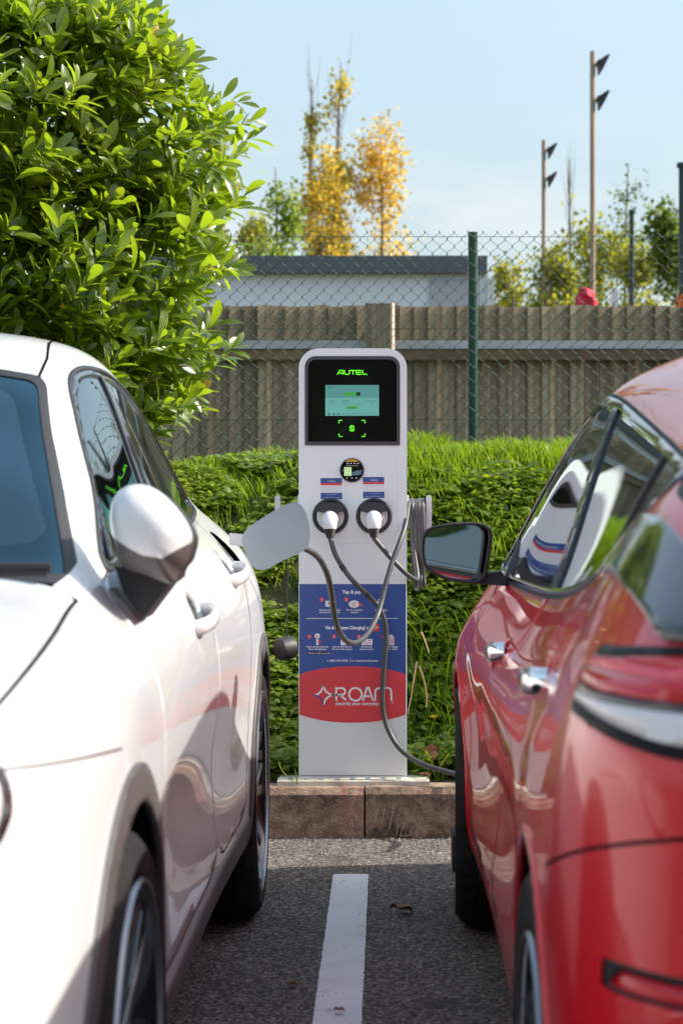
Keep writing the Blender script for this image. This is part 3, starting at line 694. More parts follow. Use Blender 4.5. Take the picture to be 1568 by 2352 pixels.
# door mirror
def mirror_white():
    Ym = 3.20
    top = [P(*q, Ym) for q in ((256, 1180), (262, 1150), (275, 1128), (298, 1114), (325, 1112), (352, 1120), (378, 1138), (405, 1165), (428, 1196), (441, 1225), (441, 1250), (430, 1290), (412, 1312), (404, 1338), (385, 1340), (340, 1322), (300, 1310), (274, 1290), (266, 1250), (258, 1215))]
    o = smooth_path([(p.x, p.z, 0) for p in top], 4, closed=True); o = [(a, b) for a, b, _ in o]
    v, f = dome('m', o, Ym, .085, None, None, -1, 14, .62)
    zl = lambda V: (V[:, 2] - (P(0, 1268, Ym).z + .0)) - np.interp(V[:, 0], [P(256, 0, Ym).x, P(340, 0, Ym).x, P(385, 0, Ym).x, P(442, 0, Ym).x], [.030, -.003, -.008, .016])
    lowr, upr = split_z(v, f, zl)
    mir = empty('door_mirror', (P(350, 1230, Ym))); mir.parent = white; mir.location = mir.location - white.location
    for nm, K, m in (('mirror_cap', upr, white_paint), ('mirror_lower', lowr, grey_clad)):
        pydata(nm, K.v, K.f, m, mir, smooth=True)
    # back of the housing
    v2 = [(a, Ym + .0, b) for a, b in o] + [(a * .94 + .06 * (-.29), Ym + .07, b * .94 + .06 * 1.03) for a, b in o]; n = len(o)
    pydata('mirror_housing', v2, [(i, (i + 1) % n, n + (i + 1) % n, n + i) for i in range(n)] + [tuple(range(n, 2 * n))], black_plastic, mir, smooth=True)
    ip = [(a * .86 + .14 * (-.29), Ym + .0712, b * .86 + .14 * 1.03) for a, b in o]
    pydata('mirror_glass', ip, [tuple(range(n))], mirror_glass, mir)
    b = MB()
    A = [P(268, 1300, 3.26), P(345, 1300, 3.24), P(392, 1338, 3.24), P(335, 1420, 3.28), P(292, 1360, 3.28)]
    b.prism([(p.x, p.z) for p in A], 3.235, 3.38, 'y'); b.build('mirror_arm', black_plastic, mir, bevel=.012)
    # black sail that carries it
    b = MB(); A = [P(226, 1335, 3.30), P(300, 1290, 3.38), P(322, 1320, 3.34), P(262, 1352, 3.28)]
    bot = [p + Vector((-.02, .03, -.004)) for p in A]
    b.add([*A, *bot], [(0, 1, 2, 3), (4, 7, 6, 5), (0, 4, 5, 1), (1, 5, 6, 2), (2, 6, 7, 3), (3, 7, 4, 0)]).build('mirror_sail', black_gloss, mir, bevel=.004)
    return mir
mirror_white()
# handles
for (x, y, Y) in ((470, 1422, 3.97), (537, 1318, 4.93)):
    p = P(x, y, Y); q, n_ = W.surf(white_skin, p.y, p.z)
    L = .110
    path = smooth_path([(q.x - .006, q.y - L, q.z - .008), (q.x + .018, q.y - L * .85, q.z - .004), (q.x + .030, q.y - L * .3, q.z), (q.x + .030, q.y + L * .4, q.z + .006), (q.x + .018, q.y + L * .85, q.z + .010), (q.x - .006, q.y + L, q.z + .010)], 5)
    b = MB(); b.tube(path, .0105, 12); b.v = [(vx, vy, q.z + (vz - q.z) * 1.55) for vx, vy, vz in b.v]; ob = b.build('door_handle', white_paint, white, smooth=60)
# wiper
b = MB(); a0 = P(-60, 1305, 3.02); a1 = P(118, 1304, 3.00)
b.tube([a0, P(20, 1304, 3.0), a1], .0085, 8); b.tube([P(-60, 1316, 3.0), P(110, 1318, 2.99)], .005, 6); b.build('wiper', black_plastic, white, smooth=60)
# open charging flap, its hinge, the tethered cap
Yf = 5.14
fo = [P(x, y, Yf) for x, y in ((556, 1240), (562, 1221), (580, 1204), (606, 1188), (640, 1166), (664, 1156), (682, 1155), (697, 1166), (706, 1188), (712, 1218), (711, 1242), (701, 1262), (680, 1274), (645, 1290), (618, 1305), (600, 1309), (584, 1304), (570, 1286), (561, 1262))]
fo = [(a, c) for a, c, _ in smooth_path([(p.x, p.z, 0) for p in fo], 3, closed=True)]
b = MB(); b.prism(fo, Yf, Yf + .016, 'y'); fl = b.build('charging_flap', flap_shaded, white, bevel=.003)
b = MB(); A = P(556, 1240, 5.2); b.prism([(A.x - .03, A.z - .012), (A.x + .03, A.z - .02), (A.x + .035, A.z + .012), (A.x - .03, A.z + .018)], Yf + .02, Yf + .06, 'y'); b.build('flap_hinge', white_paint, white, bevel=.004)
b = MB(); b.tube([P(659, 1285, 5.22), P(660, 1360, 5.22), P(659, 1462, 5.22)], .0022, 6); tether = b.build('cap_tether', seal, white)
cb = MB(); cc = P(656, 1489, 5.22); 
cb.lathe([(.001, -.022), (.027, -.022), (.030, -.018), (.030, .018), (.0285, .021), (.001, .021)], 32, 'y')
cp = cb.build('port_cap', black_plastic, white, smooth=35); cp.location = cc - white.location; cp.rotation_euler = (R(8), R(20), R(-52))
# cabin
def cabin(root, Xc, y_dash, y_front, y_rear, drv, fwd):
    """fwd: -1 when the nose points to -Y"""
    b = MB(); b.box((Xc - .66, min(y_dash, y_dash + fwd * .45), .62), (Xc + .66, max(y_dash, y_dash + fwd * .45), .93)); b.build('dashboard', interior, root, bevel=.05)
    for sx in (-.36, .36):
        for (yy, nm) in ((y_front, 'front'), (y_rear, 'rear')):
            s = MB(); s.box((Xc + sx - .25, yy - .26, .42), (Xc + sx + .25, yy + .26, .60)); st = s.build('seat', fabric, root, bevel=.05)
            yb = yy - fwd * .30
            s = MB(); s.add([(Xc + sx - .23, yb - .06, .56), (Xc + sx + .23, yb - .06, .56), (Xc + sx + .23, yb + .07, .56), (Xc + sx - .23, yb + .07, .56), (Xc + sx - .19, yb - .05 - fwd * .16, 1.10), (Xc + sx + .19, yb - .05 - fwd * .16, 1.10), (Xc + sx + .19, yb + .05 - fwd * .16, 1.10), (Xc + sx - .19, yb + .05 - fwd * .16, 1.10)], [(0, 3, 2, 1), (4, 5, 6, 7), (0, 1, 5, 4), (1, 2, 6, 5), (2, 3, 7, 6), (3, 0, 4, 7)]); s.build('seat_back', fabric, st, bevel=.04)
            s = MB(); s.box((Xc + sx - .13, yb - .05 - fwd * .18, 1.14), (Xc + sx + .13, yb + .05 - fwd * .18, 1.30)); s.build('headrest', fabric, st, bevel=.035)
    a = MB(); tor = [(Xc + drv + .185 * math.cos(t), y_dash - fwd * .10 + .05 * math.sin(t) * fwd * -1, .95 + .175 * math.sin(t)) for t in np.linspace(0, 2 * math.pi, 33)]
    a.tube(tor, .014, 8, caps=False); a.box((Xc + drv - .17, y_dash - fwd * .10 - .01, .93), (Xc + drv + .17, y_dash - fwd * .10 + .012, .98)); a.build('steering_wheel', interior, root, smooth=50)
    b = MB(); b.box((Xc - .70, y_dash + fwd * .0 - .1, .24), (Xc + .70, y_rear + .55, .27)) if fwd < 0 else b.box((Xc - .70, y_rear - .55, .24), (Xc + .70, y_dash + .1, .27)); b.build('cabin_floor', interior, root)
cabin(white, -1.25, 3.45, 4.05, 4.85, -.36, -1)
# ------------------------------------------------------------------ the red car (tail towards the camera)
red = empty('parked_car', (1.09, 4.0, 0), 'red hatchback with its tail to the camera and a black door mirror', 'car')
Rc = Car(red, 1.09, -1)
red_st = [
    station(1.80, .52, (.51, .80), (.48, .86), (.44, .875), (.38, .88), (.3, .885), (.15, .89), (0, .89), .34),
    station(1.86, .70, (.685, .85), (.63, .93), (.57, .945), (.50, .95), (.4, .955), (.2, .96), (0, .96), .29),
    station(1.95, .82, (.80, .88), (.715, .975), (.64, .985), (.56, .99), (.45, 1.0), (.25, 1.01), (0, 1.015), .26),
    station(2.06, .885, (.875, .89), (.765, 1.000), (.69, 1.03), (.61, 1.05), (.50, 1.065), (.27, 1.085), (0, 1.095), .24),
    station(2.20, .903, (.893, .88), (.785, 1.030), (.71, 1.085), (.63, 1.12), (.52, 1.145), (.28, 1.18), (0, 1.19), .22),
    station(2.40, .910, (.893, .86), (.785, 1.070), (.72, 1.135), (.645, 1.175), (.55, 1.215), (.30, 1.275), (0, 1.29)),
    station(2.59, .912, (.890, .84), (.775, 1.070), (.715, 1.155), (.650, 1.195), (.565, 1.265), (.32, 1.35), (0, 1.37)),
    station(2.80, .905, (.884, .82), (.760, 1.055), (.705, 1.15), (.648, 1.205), (.562, 1.295), (.33, 1.39), (0, 1.41)),
    station(3.00, .898, (.878, .81), (.748, 1.025), (.700, 1.145), (.645, 1.215), (.558, 1.315), (.34, 1.41), (0, 1.435)),
    station(3.40, .892, (.872, .80), (.752, .957), (.700, 1.13), (.632, 1.265), (.552, 1.35), (.345, 1.435), (0, 1.462)),
    station(3.90, .890, (.870, .79), (.768, .922), (.705, 1.14), (.620, 1.323), (.548, 1.385), (.345, 1.455), (0, 1.485)),
    station(4.30, .890, (.870, .79), (.785, .918), (.715, 1.15), (.615, 1.352), (.560, 1.395), (.345, 1.452), (0, 1.480)),
    station(4.50, .892, (.872, .79), (.795, .922), (.73, 1.12), (.640, 1.318), (.585, 1.362), (.345, 1.435), (0, 1.462)),
    station(4.70, .895, (.875, .795), (.805, .928), (.76, 1.07), (.700, 1.195), (.63, 1.25), (.36, 1.36), (0, 1.39)),
    station(4.90, .898, (.878, .80), (.812, .935), (.785, .99), (.748, 1.045), (.68, 1.10), (.39, 1.24), (0, 1.27)),
    station(5.05, .902, (.882, .80), (.812, .932), (.785, .96), (.75, .985), (.70, 1.0), (.41, 1.13), (0, 1.16)),
    station(5.20, .908, (.888, .79), (.805, .915), (.765, .94), (.70, .958), (.60, .97), (.38, 1.02), (0, 1.04)),
    station(5.30, .911, (.89, .775), (.80, .90), (.75, .925), (.68, .94), (.58, .952), (.36, .975), (0, .985)),
    station(5.60, .892, (.87, .73), (.77, .845), (.71, .868), (.64, .88), (.54, .895), (.33, .915), (0, .92)),
    station(5.90, .805, (.78, .66), (.68, .745), (.62, .765), (.56, .775), (.47, .785), (.28, .80), (0, .80), .24),
    station(6.10, .64, (.62, .58), (.53, .64), (.48, .65), (.42, .655), (.34, .66), (.2, .665), (0, .665), .28),
    station(6.19, .45, (.44, .54), (.40, .56), (.36, .565), (.3, .57), (.24, .575), (.13, .58), (0, .58), .32)]
M = make_skin(red_st, sig_y=3.2, flat=(2.8, 4.7, .002)); red_skin = M
RAx, FAx = (2.59, .325), (5.26, .325)
for c in (RAx, FAx):
    ar, M = cut(M, arch_field(M, c, .355))
    lip, M = cut(M, np.maximum(arch_field(M, c, .368, .72), M.v[:, 2] - .9)); Rc.emit('arch_lip', lip, red_paint, off=.003, thick=.012)
side = lambda M: np.maximum(M.t - 9.8, 5.5 - M.t)
dlo = sm([(4.98, .955), (4.86, 1.060), (4.70, 1.180), (4.52, 1.298), (4.38, 1.340), (4.28, 1.350), (4.10, 1.338), (3.90, 1.318), (3.50, 1.268), (3.20, 1.230), (2.90, 1.195), (2.66, 1.172), (2.52, 1.155), (2.54, 1.118), (2.66, 1.098), (2.86, 1.082), (3.04, 1.040), (3.20, .992), (3.40, .962), (3.70, .936), (4.0, .926), (4.4, .924), (4.76, .930)], 4)
gl, M = cut(M, field(M, dlo, side(M)))
trim, gl = cut(gl, -(field(gl, dlo, side(gl)) + .020))
wx, trim = cut(trim, -(field(trim, dlo, side(trim)) + .007))
Rc.emit('window_seal', wx, seal, off=.001, thick=.01); Rc.emit('window_trim', trim, black_gloss, off=.003, thick=.012)
bp, gl = cut(gl, line_band(gl, (3.88, .92), (4.00, 1.34), .042))
dk, bp = band(bp, lambda M: (yz(M) - np.array([3.88, .92])) @ np.array([.42, -.12]) / .4368, .004); Rc.emit('door_pillar', bp, black_gloss, off=.002, thick=.01); Rc.emit('pillar_gap', dk, gap_black, off=-.004)
cp_, gl = cut(gl, line_band(gl, (3.10, 1.0), (3.02, 1.23), .014)); Rc.emit('window_divider', cp_, black_plastic, off=.003, thick=.01)
gq, gl = cut(gl, gl.v[:, 1] - 3.06); Rc.emit('quarter_glass', gq, black_gloss, off=-.002)
gr, gf = cut(gl, (yz(gl) - np.array([3.88, .92])) @ np.array([.42, -.12])); Rc.emit('side_window', gf, car_glass, off=-.004); Rc.emit('side_window', gr, car_glass, off=-.004)
# windscreen
wpoly = [(-.2, 1.12), (.36, 1.09), (.66, 1.0), (.70, 1.01), (.685, 1.08), (.63, 1.215), (.58, 1.315), (.40, 1.375), (-.2, 1.40)]
ws, M = cut(M, np.maximum(field(M, wpoly, None, 'wz'), np.maximum(4.5 - M.v[:, 1], 9.6 - M.t))); Rc.emit('windscreen', ws, screen_glass, joined=True)
# lamp column: dark fin beside the hatch glass
fin = [(.806, 1.06), (.797, 1.088), (.778, 1.104), (.757, 1.095), (.745, 1.05), (.736, .975), (.800, .972), (.810, 1.02)]
finm = lambda M: np.maximum(M.v[:, 1] - 2.52, 4.5 - M.t)
fp, M = cut(M, np.maximum(field(M, fin, None, 'wz'), finm(M))); Rc.emit('lamp_fin', fp, black_gloss, off=.012, thick=.02)
# tail lamp
lamp = sm([(.910, .918), (.880, .945), (.820, .965), (.70, .972), (.50, .968), (.50, .868), (.70, .862), (.80, .862), (.862, .876), (.898, .897)], 4)
lm = lambda M: np.maximum(M.v[:, 1] - 2.235, 4.0 - M.t)
lp, M = cut(M, np.maximum(field(M, lamp, None, 'wz'), lm(M)))
rim, lp = cut(lp, -(field(lp, lamp, None, 'wz') + .010)); Rc.emit('lamp_surround', rim, hatch_m, off=.002, thick=.012)
up, lo = cut(lp, .917 - lp.v[:, 2]); bar, lo2 = cut(lo, .907 - lo.v[:, 2])
stp, up = band(up, lambda M: M.v[:, 2] - .944, .0075); lampo = Rc.emit('tail_lamp', up, red_lens, off=.004, thick=.02)
for o in lampo:
    pass
mats_bar = mat('lamp_band', (.03, .012, .012), .2, coat=.6)
lo2, lob = cut(lo2, field(lo2, lamp, None, 'wz') + .014)
for nm, K, m_ in (('lamp_border', lob, hatch_m), ('lamp_strip', stp, strip_m), ('lamp_band', bar, mats_bar), ('reversing_lens', lo2, clear_lens)):
    ob = Rc.emit(nm, K, m_, off=.002, thick=.012)
    for o, p_ in zip(ob, lampo): o.parent = p_; o.location = (0, 0, 0)
# black hatch panel and glass
hz = lambda M: np.maximum(np.maximum(M.v[:, 1] - 2.62, field(M, [(-.2, .985), (.690, .985), (.705, 1.03), (.735, 1.125), (.70, 1.165), (.62, 1.19), (.54, 1.225), (.3, 1.31), (-.2, 1.345)], None, 'wz')), 7.2 - M.t)
hp, M = cut(M, hz(M)); hgl, hpn = cut(hp, field(hp, [(-.2, 1.03), (.58, 1.02), (.60, 1.06), (.56, 1.13), (.50, 1.175), (.28, 1.255), (-.2, 1.285)], None, 'wz')); Rc.emit('rear_window', hgl, car_glass, joined=True); Rc.emit('hatch_panel', hpn, hatch_m, joined=True)
# bumper reflector slot
rp = rounded(.60, .618, .868, .650, .002); 
rfm = lambda M: np.maximum(M.v[:, 1] - 2.10, 1.5 - M.t)
p_, M = cut(M, np.maximum(field(M, rp, None, 'wz'), rfm(M)))
refl_in = rounded(.603, .6208, .8652, .6472, .0015)
ri, ro = cut(p_, field(p_, refl_in, None, 'wz')); Rc.emit('reflector_surround', ro, black_plastic, off=-.003, thick=.01); Rc.emit('reflector', ri, red_lens, off=-.006, thick=.01)
lowb, M = cut(M, np.maximum(np.maximum(M.v[:, 2] - .285, M.v[:, 1] - 2.3), 1.3 - M.t)); Rc.emit('bumper_diffuser', lowb, black_plastic, joined=True, off=.002)
# tailgate / bumper seam
g_, M = band(M, lambda M: M.v[:, 2] - (.80 - .25 * np.clip(M.v[:, 1] - 1.9, 0, 1)), .0024, lambda M: np.maximum(M.v[:, 1] - 2.36, 2 - M.t)); Rc.emit('bumper_gap', g_, gap_black, joined=True, off=-.006)
# doors
fd = sm([(4.80, .935), (4.84, .80), (4.84, .55), (4.78, .36), (4.3, .335), (3.98, .345), (3.90, .45), (3.885, .7), (3.89, .92), (4.3, .96), (4.7, .96)], 3)
rd = sm([(3.87, .92), (3.868, .7), (3.88, .45), (3.82, .345), (3.3, .335), (3.06, .355), (2.985, .48), (2.93, .60), (2.84, .71), (2.79, .82), (2.80, .96), (2.9, 1.06), (3.2, 1.02), (3.6, .97)], 3)
doorm = lambda M: np.maximum(M.t - 7.3, 2.2 - M.t)
rhand = [P(1110, 1503, 4.05), P(1205, 1556, 2.99)]
for poly, hq in ((fd, rhand[0]), (rd, rhand[1])):
    p_, g_, M = panel_cut(M, poly, .0022, doorm); p_ = recess(Rc, p_, hq, .062, .032, -.01, 0, red_paint); Rc.emit('door', p_, red_paint, thick=.02); Rc.emit('door_gap', g_, gap_black, off=-.008)
bon = lambda M: np.maximum(np.maximum((7.05 - M.t) * .08, 5.16 - M.v[:, 1]), M.v[:, 1] - 6.02)
pb, M = cut(M, bon(M) - .003); pb, gb = cut(pb, bon(pb) + .003); Rc.emit('bonnet', pb, red_paint, joined=True); Rc.emit('bonnet_gap', gb, gap_black, joined=True, off=-.006)
hl = sm([(5.55, .76), (5.8, .70), (6.05, .58), (6.0, .66), (5.8, .76), (5.6, .80)], 4)
hp, M = cut(M, field(M, hl, 3.5 - M.t)); Rc.emit('headlamp', hp, clear_lens, thick=.02)
Rc.emit('body', M, red_paint)
for (c, s) in ((FAx, -1), (RAx, -1), (FAx, 1), (RAx, 1)):
    X = 1.09 + s * .795
    make_wheel(red, (X, c[0], c[1]), s, .325, .215, .222, 'five', steer=R(-2.0) if c is FAx else 0)
    ri = .368; n = 36; v = []
    prof = [(ri, 0), (ri + .01, -s * .28), (.05, -s * .28)]
    for (r, d) in prof:
        for k in range(n + 1):
            a = R(-25 + 230 * k / n); v.append((1.09 + s * .875 + d, c[0] + r * math.cos(a), c[1] + r * math.sin(a)))
    MB().add(v, [(i * (n + 1) + k, i * (n + 1) + k + 1, (i + 1) * (n + 1) + k + 1, (i + 1) * (n + 1) + k) for i in range(2) for k in range(n)]).build('wheel_arch_liner', gap_black, red, smooth=180)
# mud flap behind... hangs ahead of the sill at the front wheel
b = MB(); A = P(1042, 2015, 5.50); b.box((A.x - .005, 5.44, .10), (A.x + .03, 5.60, .20)); b.build('air_deflector', black_plastic, red, bevel=.006)
# handles
for (x, y, Y) in ((1110, 1503, 4.05), (1205, 1556, 2.99)):
    p = P(x, y, Y); q, n_ = Rc.surf(red_skin, p.y, p.z); L = .085
    path = smooth_path([(q.x + .006, q.y - L, q.z + .004), (q.x - .016, q.y - L * .8, q.z + .003), (q.x - .022, q.y, q.z), (q.x - .018, q.y + L * .75, q.z), (q.x + .006, q.y + L, q.z)], 5)
    b = MB(); b.tube(path, [.010] * len(path), 12); b.v = [(vx, vy, q.z + (vz - q.z) * (2.0 - 6 * max(vy - q.y, 0))) for vx, vy, vz in b.v]; b.build('door_handle', chrome, red, smooth=60)
# door mirror
def mirror_red():
    Ym = 4.62
    pts = ((972, 1300), (966, 1265), (970, 1228), (984, 1213), (1010, 1205), (1060, 1200), (1098, 1201), (1120, 1208), (1129, 1222), (1128, 1250), (1120, 1305), (1112, 1330), (1092, 1341), (1060, 1338), (1020, 1330), (990, 1316))
    o = [(a, b) for a, b, _ in smooth_path([(P(x, y, Ym).x, P(x, y, Ym).z, 0) for x, y in pts], 4, closed=True)]; n = len(o); c = np.array(o).mean(0)
    mir = empty('door_mirror', (0, 0, 0)); mir.parent = red; mir.location = Vector((c[0], Ym, c[1])) - red.location
    def ring(k, y, dx=0, dz=0): return [(c[0] + (a - c[0]) * k + dx, y, c[1] + (b - c[1]) * k + dz) for a, b in o]
    rings = [ring(.90, Ym + .010), ring(.90, Ym - .004), ring(.95, Ym - .010), ring(1.0, Ym - .002), ring(1.0, Ym + .014)]
    v = [p for r in rings for p in r]
    pydata('mirror_frame', v, [(r * n + i, r * n + (i + 1) % n, (r + 1) * n + (i + 1) % n, (r + 1) * n + i) for r in range(4) for i in range(n)], black_plastic, mir, smooth=True)
    gp = ring(.905, Ym + .002)
    g = pydata('mirror_glass', gp, [tuple(range(n))], mirror_glass, mir)
    for vv in g.data.vertices: vv.co.y += (vv.co.x) * .20 - vv.co.z * .02      # glass turned towards the driver
    cap = []
    for r in range(8):
        a = r / 7 * math.pi / 2 * .98; cap += ring(math.cos(a) ** .7, Ym + .014 + .085 * math.sin(a))
    pydata('mirror_cap', cap, [(r * n + i, r * n + (i + 1) % n, (r + 1) * n + (i + 1) % n, (r + 1) * n + i) for r in range(7) for i in range(n)] + [tuple(7 * n + i for i in range(n))], red_paint, mir, smooth=True)
    b = MB(); A = [P(1105, 1318, Ym), P(1150, 1312, Ym + .03), P(1162, 1330, Ym + .05), P(1158, 1344, Ym + .05), P(1095, 1342, Ym)]
    b.prism([(p.x, p.z) for p in A], Ym + .01, Ym + .085, 'y'); b.build('mirror_arm', black_plastic, mir, bevel=.006)
    b = MB(); A = [P(1150, 1345, Ym + .05), P(1185, 1352, Ym), P(1200, 1235, Ym + .16), P(1188, 1240, Ym + .2)]
    B_ = [p + Vector((.02, .03, 0)) for p in A]; b.add([*A, *B_], [(0, 1, 2, 3), (4, 7, 6, 5), (0, 4, 5, 1), (1, 5, 6, 2), (2, 6, 7, 3), (3, 7, 4, 0)]).build('mirror_sail', black_plastic, mir, bevel=.004)
mirror_red()
cabin(red, 1.09, 4.75, 4.15, 3.30, .36, 1)
# ------------------------------------------------------------------ the charging post
CY = 6.76; CS = FPX / CY
def C(x, y): return ((x - VX) / CS, CAMZ - (y - VY) / CS)
chg = empty('charging_post', (C(810, 0)[0], CY, .17), 'white electric car charging post with dark screen and blue red panel', 'charging post')
post_white = mat('post_white', (.75, .80, .79), .36, coat=.25); noise_color(post_white, [(.3, (.785, .835, .83)), (.7, (.815, .86, .855))], scale=5)
bezel_m = mat('display_bezel', (.055, .058, .066), .5); panel_m = mat('display_panel', (.006, .006, .007), .06, coat=.5)
blue_m = mat('print_blue', (.035, .088, .30), .38); redp = mat('print_red', (.68, .055, .065), .42); whp = mat('print_white', (.80, .80, .82), .5); pinkp = mat('print_pink', (.78, .45, .45), .5)
lightp = mat('print_base', (.72, .745, .745), .4); blkp = mat('print_black', (.012, .012, .014), .4); yel = mat('print_yellow', (.75, .46, .02), .45)
green_led = mat('green_print', (.12, .75, .02), .4, emit=(.15, 1.0, .02), estr=.2)
teal1 = mat('screen_teal', (.03, .09, .09), .2, emit=(.13, .42, .38), estr=.17); teal2 = mat('screen_teal_light', (.03, .1, .1), .2, emit=(.20, .58, .50), estr=.18)
scr_dark = mat('screen_dark', (.02, .10, .02), .3, emit=(.02, .14, .015), estr=.6); scr_ink = mat('screen_ink', (.01, .03, .03), .3)
sock_m = mat('socket_black', (.03, .032, .035), .5); plug_white = mat('plug_white', (.74, .73, .72), .4); hook_m = mat('hook_white', (.66, .67, .69), .45)
x0, zb = C(686, 1781); x1, zt = C(934, 800); rad = 46 / CS; z0 = C(0, 1781)[1]
outl = rounded(x0, z0, x1, zt, (0, 0, rad, rad), 10)
b = MB(); b.prism(outl, CY, CY + .225, 'y'); b.build('housing', post_white, chg, bevel=.008, seg=3)
bx = MB(); bx.prism(rounded(x0 + .001, C(0, 1792)[1], x1 - .001, C(0, 1782.5)[1], 0), CY + .002, CY + .22, 'y'); bx.build('plinth', post_white, chg, bevel=.002)
sl_ = MB(); sl_.box((x0 + .01, CY + .02, C(0, 1783)[1]), (x1 - .01, CY + .2, C(0, 1780)[1])); sl_.build('plinth_gap', gap_black, chg)
# faint seam of the lower cover
sm_ = MB(); sm_.tube(smooth_path([(C(914, 1052)[0], CY - .0005, C(0, 1052)[1]), (C(914, 1190)[0], CY - .0005, C(0, 1190)[1]), (C(905, 1232)[0], CY - .0005, C(0, 1232)[1]), (C(880, 1246)[0], CY - .0005, C(0, 1246)[1]), (C(700, 1246)[0], CY - .0005, C(0, 1246)[1])], 5), .0011, 5); sm_.build('cover_seam', post_white, chg)
# display
bz0, bzb = C(700, 1023); bz1, bzt = C(918, 818)
b = MB(); o1 = rounded(bz0, bzb, bz1, bzt, (.003, .003, .036, .036), 8); o2 = rounded(bz0 + .0105, bzb + .013, bz1 - .0105, bzt - .0115, (.002, .002, .028, .028), 8); n = len(o1)
v = [(a, CY - .003, c) for a, c in o1] + [(a, CY - .004, c) for a, c in o2] + [(a, CY + .003, c) for a, c in o2] + [(a, CY + .002, c) for a, c in o1]
f = [(k * n + i, k * n + (i + 1) % n, (k + 1) * n + (i + 1) % n, (k + 1) * n + i) for k in (0, 1) for i in range(n)] + [(3 * n + i, 3 * n + (i + 1) % n, (i + 1) % n, i) for i in range(n)]
b.add(v, f).build('display_bezel', bezel_m, chg, smooth=30)
b = MB(); b.prism(o2, CY - .0022, CY - .0004, 'y'); disp = b.build('display_panel', panel_m, chg)
def sheet(name, poly, m, parent, d, lift=.0004): return MB().prism(poly, CY - d, CY - d + lift, 'y').build(name, m, parent)
def rectd(xa, ya, xb, yb, r=0):
    a, c = C(xa, yb); e, g = C(xb, ya); return rounded(a, c, e, g, r / CS if not isinstance(r, tuple) else tuple(q / CS for q in r), 4)
def disc(x, y, r, n=28, sx=1):
    a, c = C(x, y); return [(a + sx * r / CS * math.cos(t), c + r / CS * math.sin(t)) for t in np.linspace(0, 2 * math.pi, n, endpoint=False)]
scrn = sheet('screen', rectd(747, 884.5, 870, 955), teal2, disp, .0028)
def many(name, polys, m, parent, d):
    b = MB()
    for p in polys: b.prism(p, CY - d, CY - d + .0003, 'y')
    return b.build(name, m, parent)
many('screen_header', [rectd(747, 884.5, 870, 914)], teal1, disp, .0032)
trap = lambda xa, xb, xc, xd, ya, yb: [C(xc, yb), C(xd, yb), C(xb, ya), C(xa, ya)]
many('screen_battery', [trap(792, 818, 790, 818, 901, 909)], scr_dark, disp, .0036); many('screen_button', [rectd(795, 933, 821, 939.5, 3)], scr_dark, disp, .0036)
many('screen_marks', [trap(818, 827, 818, 828, 901, 909), disc(755.5, 951, 2, 10), disc(766.5, 951, 2.2, 10), disc(777, 951, 2.2, 10), rectd(785, 950.5, 860, 951)], scr_ink, disp, .0037)['kind'] = 'stuff'
def text(name, s, x, y, h, m, parent, d, bold=0.0, align='CENTER', squeeze=1.0):
    """lettering of cap height h photograph units with its baseline at y"""
    cu = bpy.data.curves.new(name, 'FONT'); cu.body = s; cu.size = h / CS / .72; cu.align_x = align; cu.offset = bold; cu.extrude = .0001; cu.resolution_u = 3
    o = bpy.data.objects.new(name, cu); COL.objects.link(o); bpy.context.view_layer.update()
    me = bpy.data.meshes.new_from_object(o.evaluated_get(bpy.context.evaluated_depsgraph_get())); bpy.data.objects.remove(o); bpy.data.curves.remove(cu)
    a, c = C(x, y); me.transform(Matrix(((squeeze, 0, 0, a), (0, 0, 1, CY - d), (0, 1, 0, c), (0, 0, 0, 1)))); me.flip_normals(); me.update(); me.name = name
    return link(name, me, m, parent)
def texts(name, items, m, parent, d, bold=0.0):
    obs = [text(name, *it[:4], m, None, d, bold, it[4] if len(it) > 4 else 'CENTER', it[5] if len(it) > 5 else 1.0) for it in items]
    me = bpy.data.meshes.new(name); bm = bmesh.new()
    for o in obs: bm.from_mesh(o.data)
    bm.to_mesh(me); bm.free()
    for o in obs: mm = o.data; bpy.data.objects.remove(o); bpy.data.meshes.remove(mm)
    return link(name, me, m, parent)
texts('screen_text', [('Charging', 752, 890.5, 3, 'LEFT'), ('+ 2', 866, 890.5, 3, 'RIGHT'), ('35 kW', 763, 923, 3.2), ('00:26:29', 793, 923, 3.2), ('--', 824, 922, 3), ('11.323 kWh', 854, 923, 3.2), ('Power', 763, 928, 2.4), ('Duration', 793, 928, 2.4), ('Remaining', 824, 928, 2.4), ('Energy', 854, 928, 2.4), ('Stop', 808, 938, 2.6), ('Rev 1.2', 866, 952, 2.2, 'RIGHT')], scr_ink, disp, .0038)
def strokes(name, lines, wd, m, parent, d, y0=None):
    """flat ribbons along polylines (photograph units on the post's face)"""
    b = MB()
    for L in lines:
        pts = [Vector((C(*p)[0], 0, C(*p)[1])) for p in L]
        half = wd / CS / 2; Lf, Rt = [], []
        cl = (pts[0] - pts[-1]).length < 1e-5
        if cl: pts = pts[:-1]
        n = len(pts)
        for i, p in enumerate(pts):
            a = pts[(i - 1) % n] if (cl or i > 0) else p; e = pts[(i + 1) % n] if (cl or i < n - 1) else p
            t1 = (p - a).normalized() if (p - a).length > 0 else (e - p).normalized(); t2 = (e - p).normalized() if (e - p).length > 0 else t1
            n1 = Vector((-t1.z, 0, t1.x)); n2 = Vector((-t2.z, 0, t2.x)); mm = (n1 + n2).normalized(); k = min(1 / max(mm.dot(n1), .35), 2.2)
            Lf.append((p + mm * half * k)); Rt.append((p - mm * half * k))
        for q in Lf + Rt: q.y = CY - d
        b.add(Lf + Rt, [(i, (i + 1) % n, n + (i + 1) % n, n + i) for i in range(n if cl else n - 1)])
    return b.build(name, m, parent)
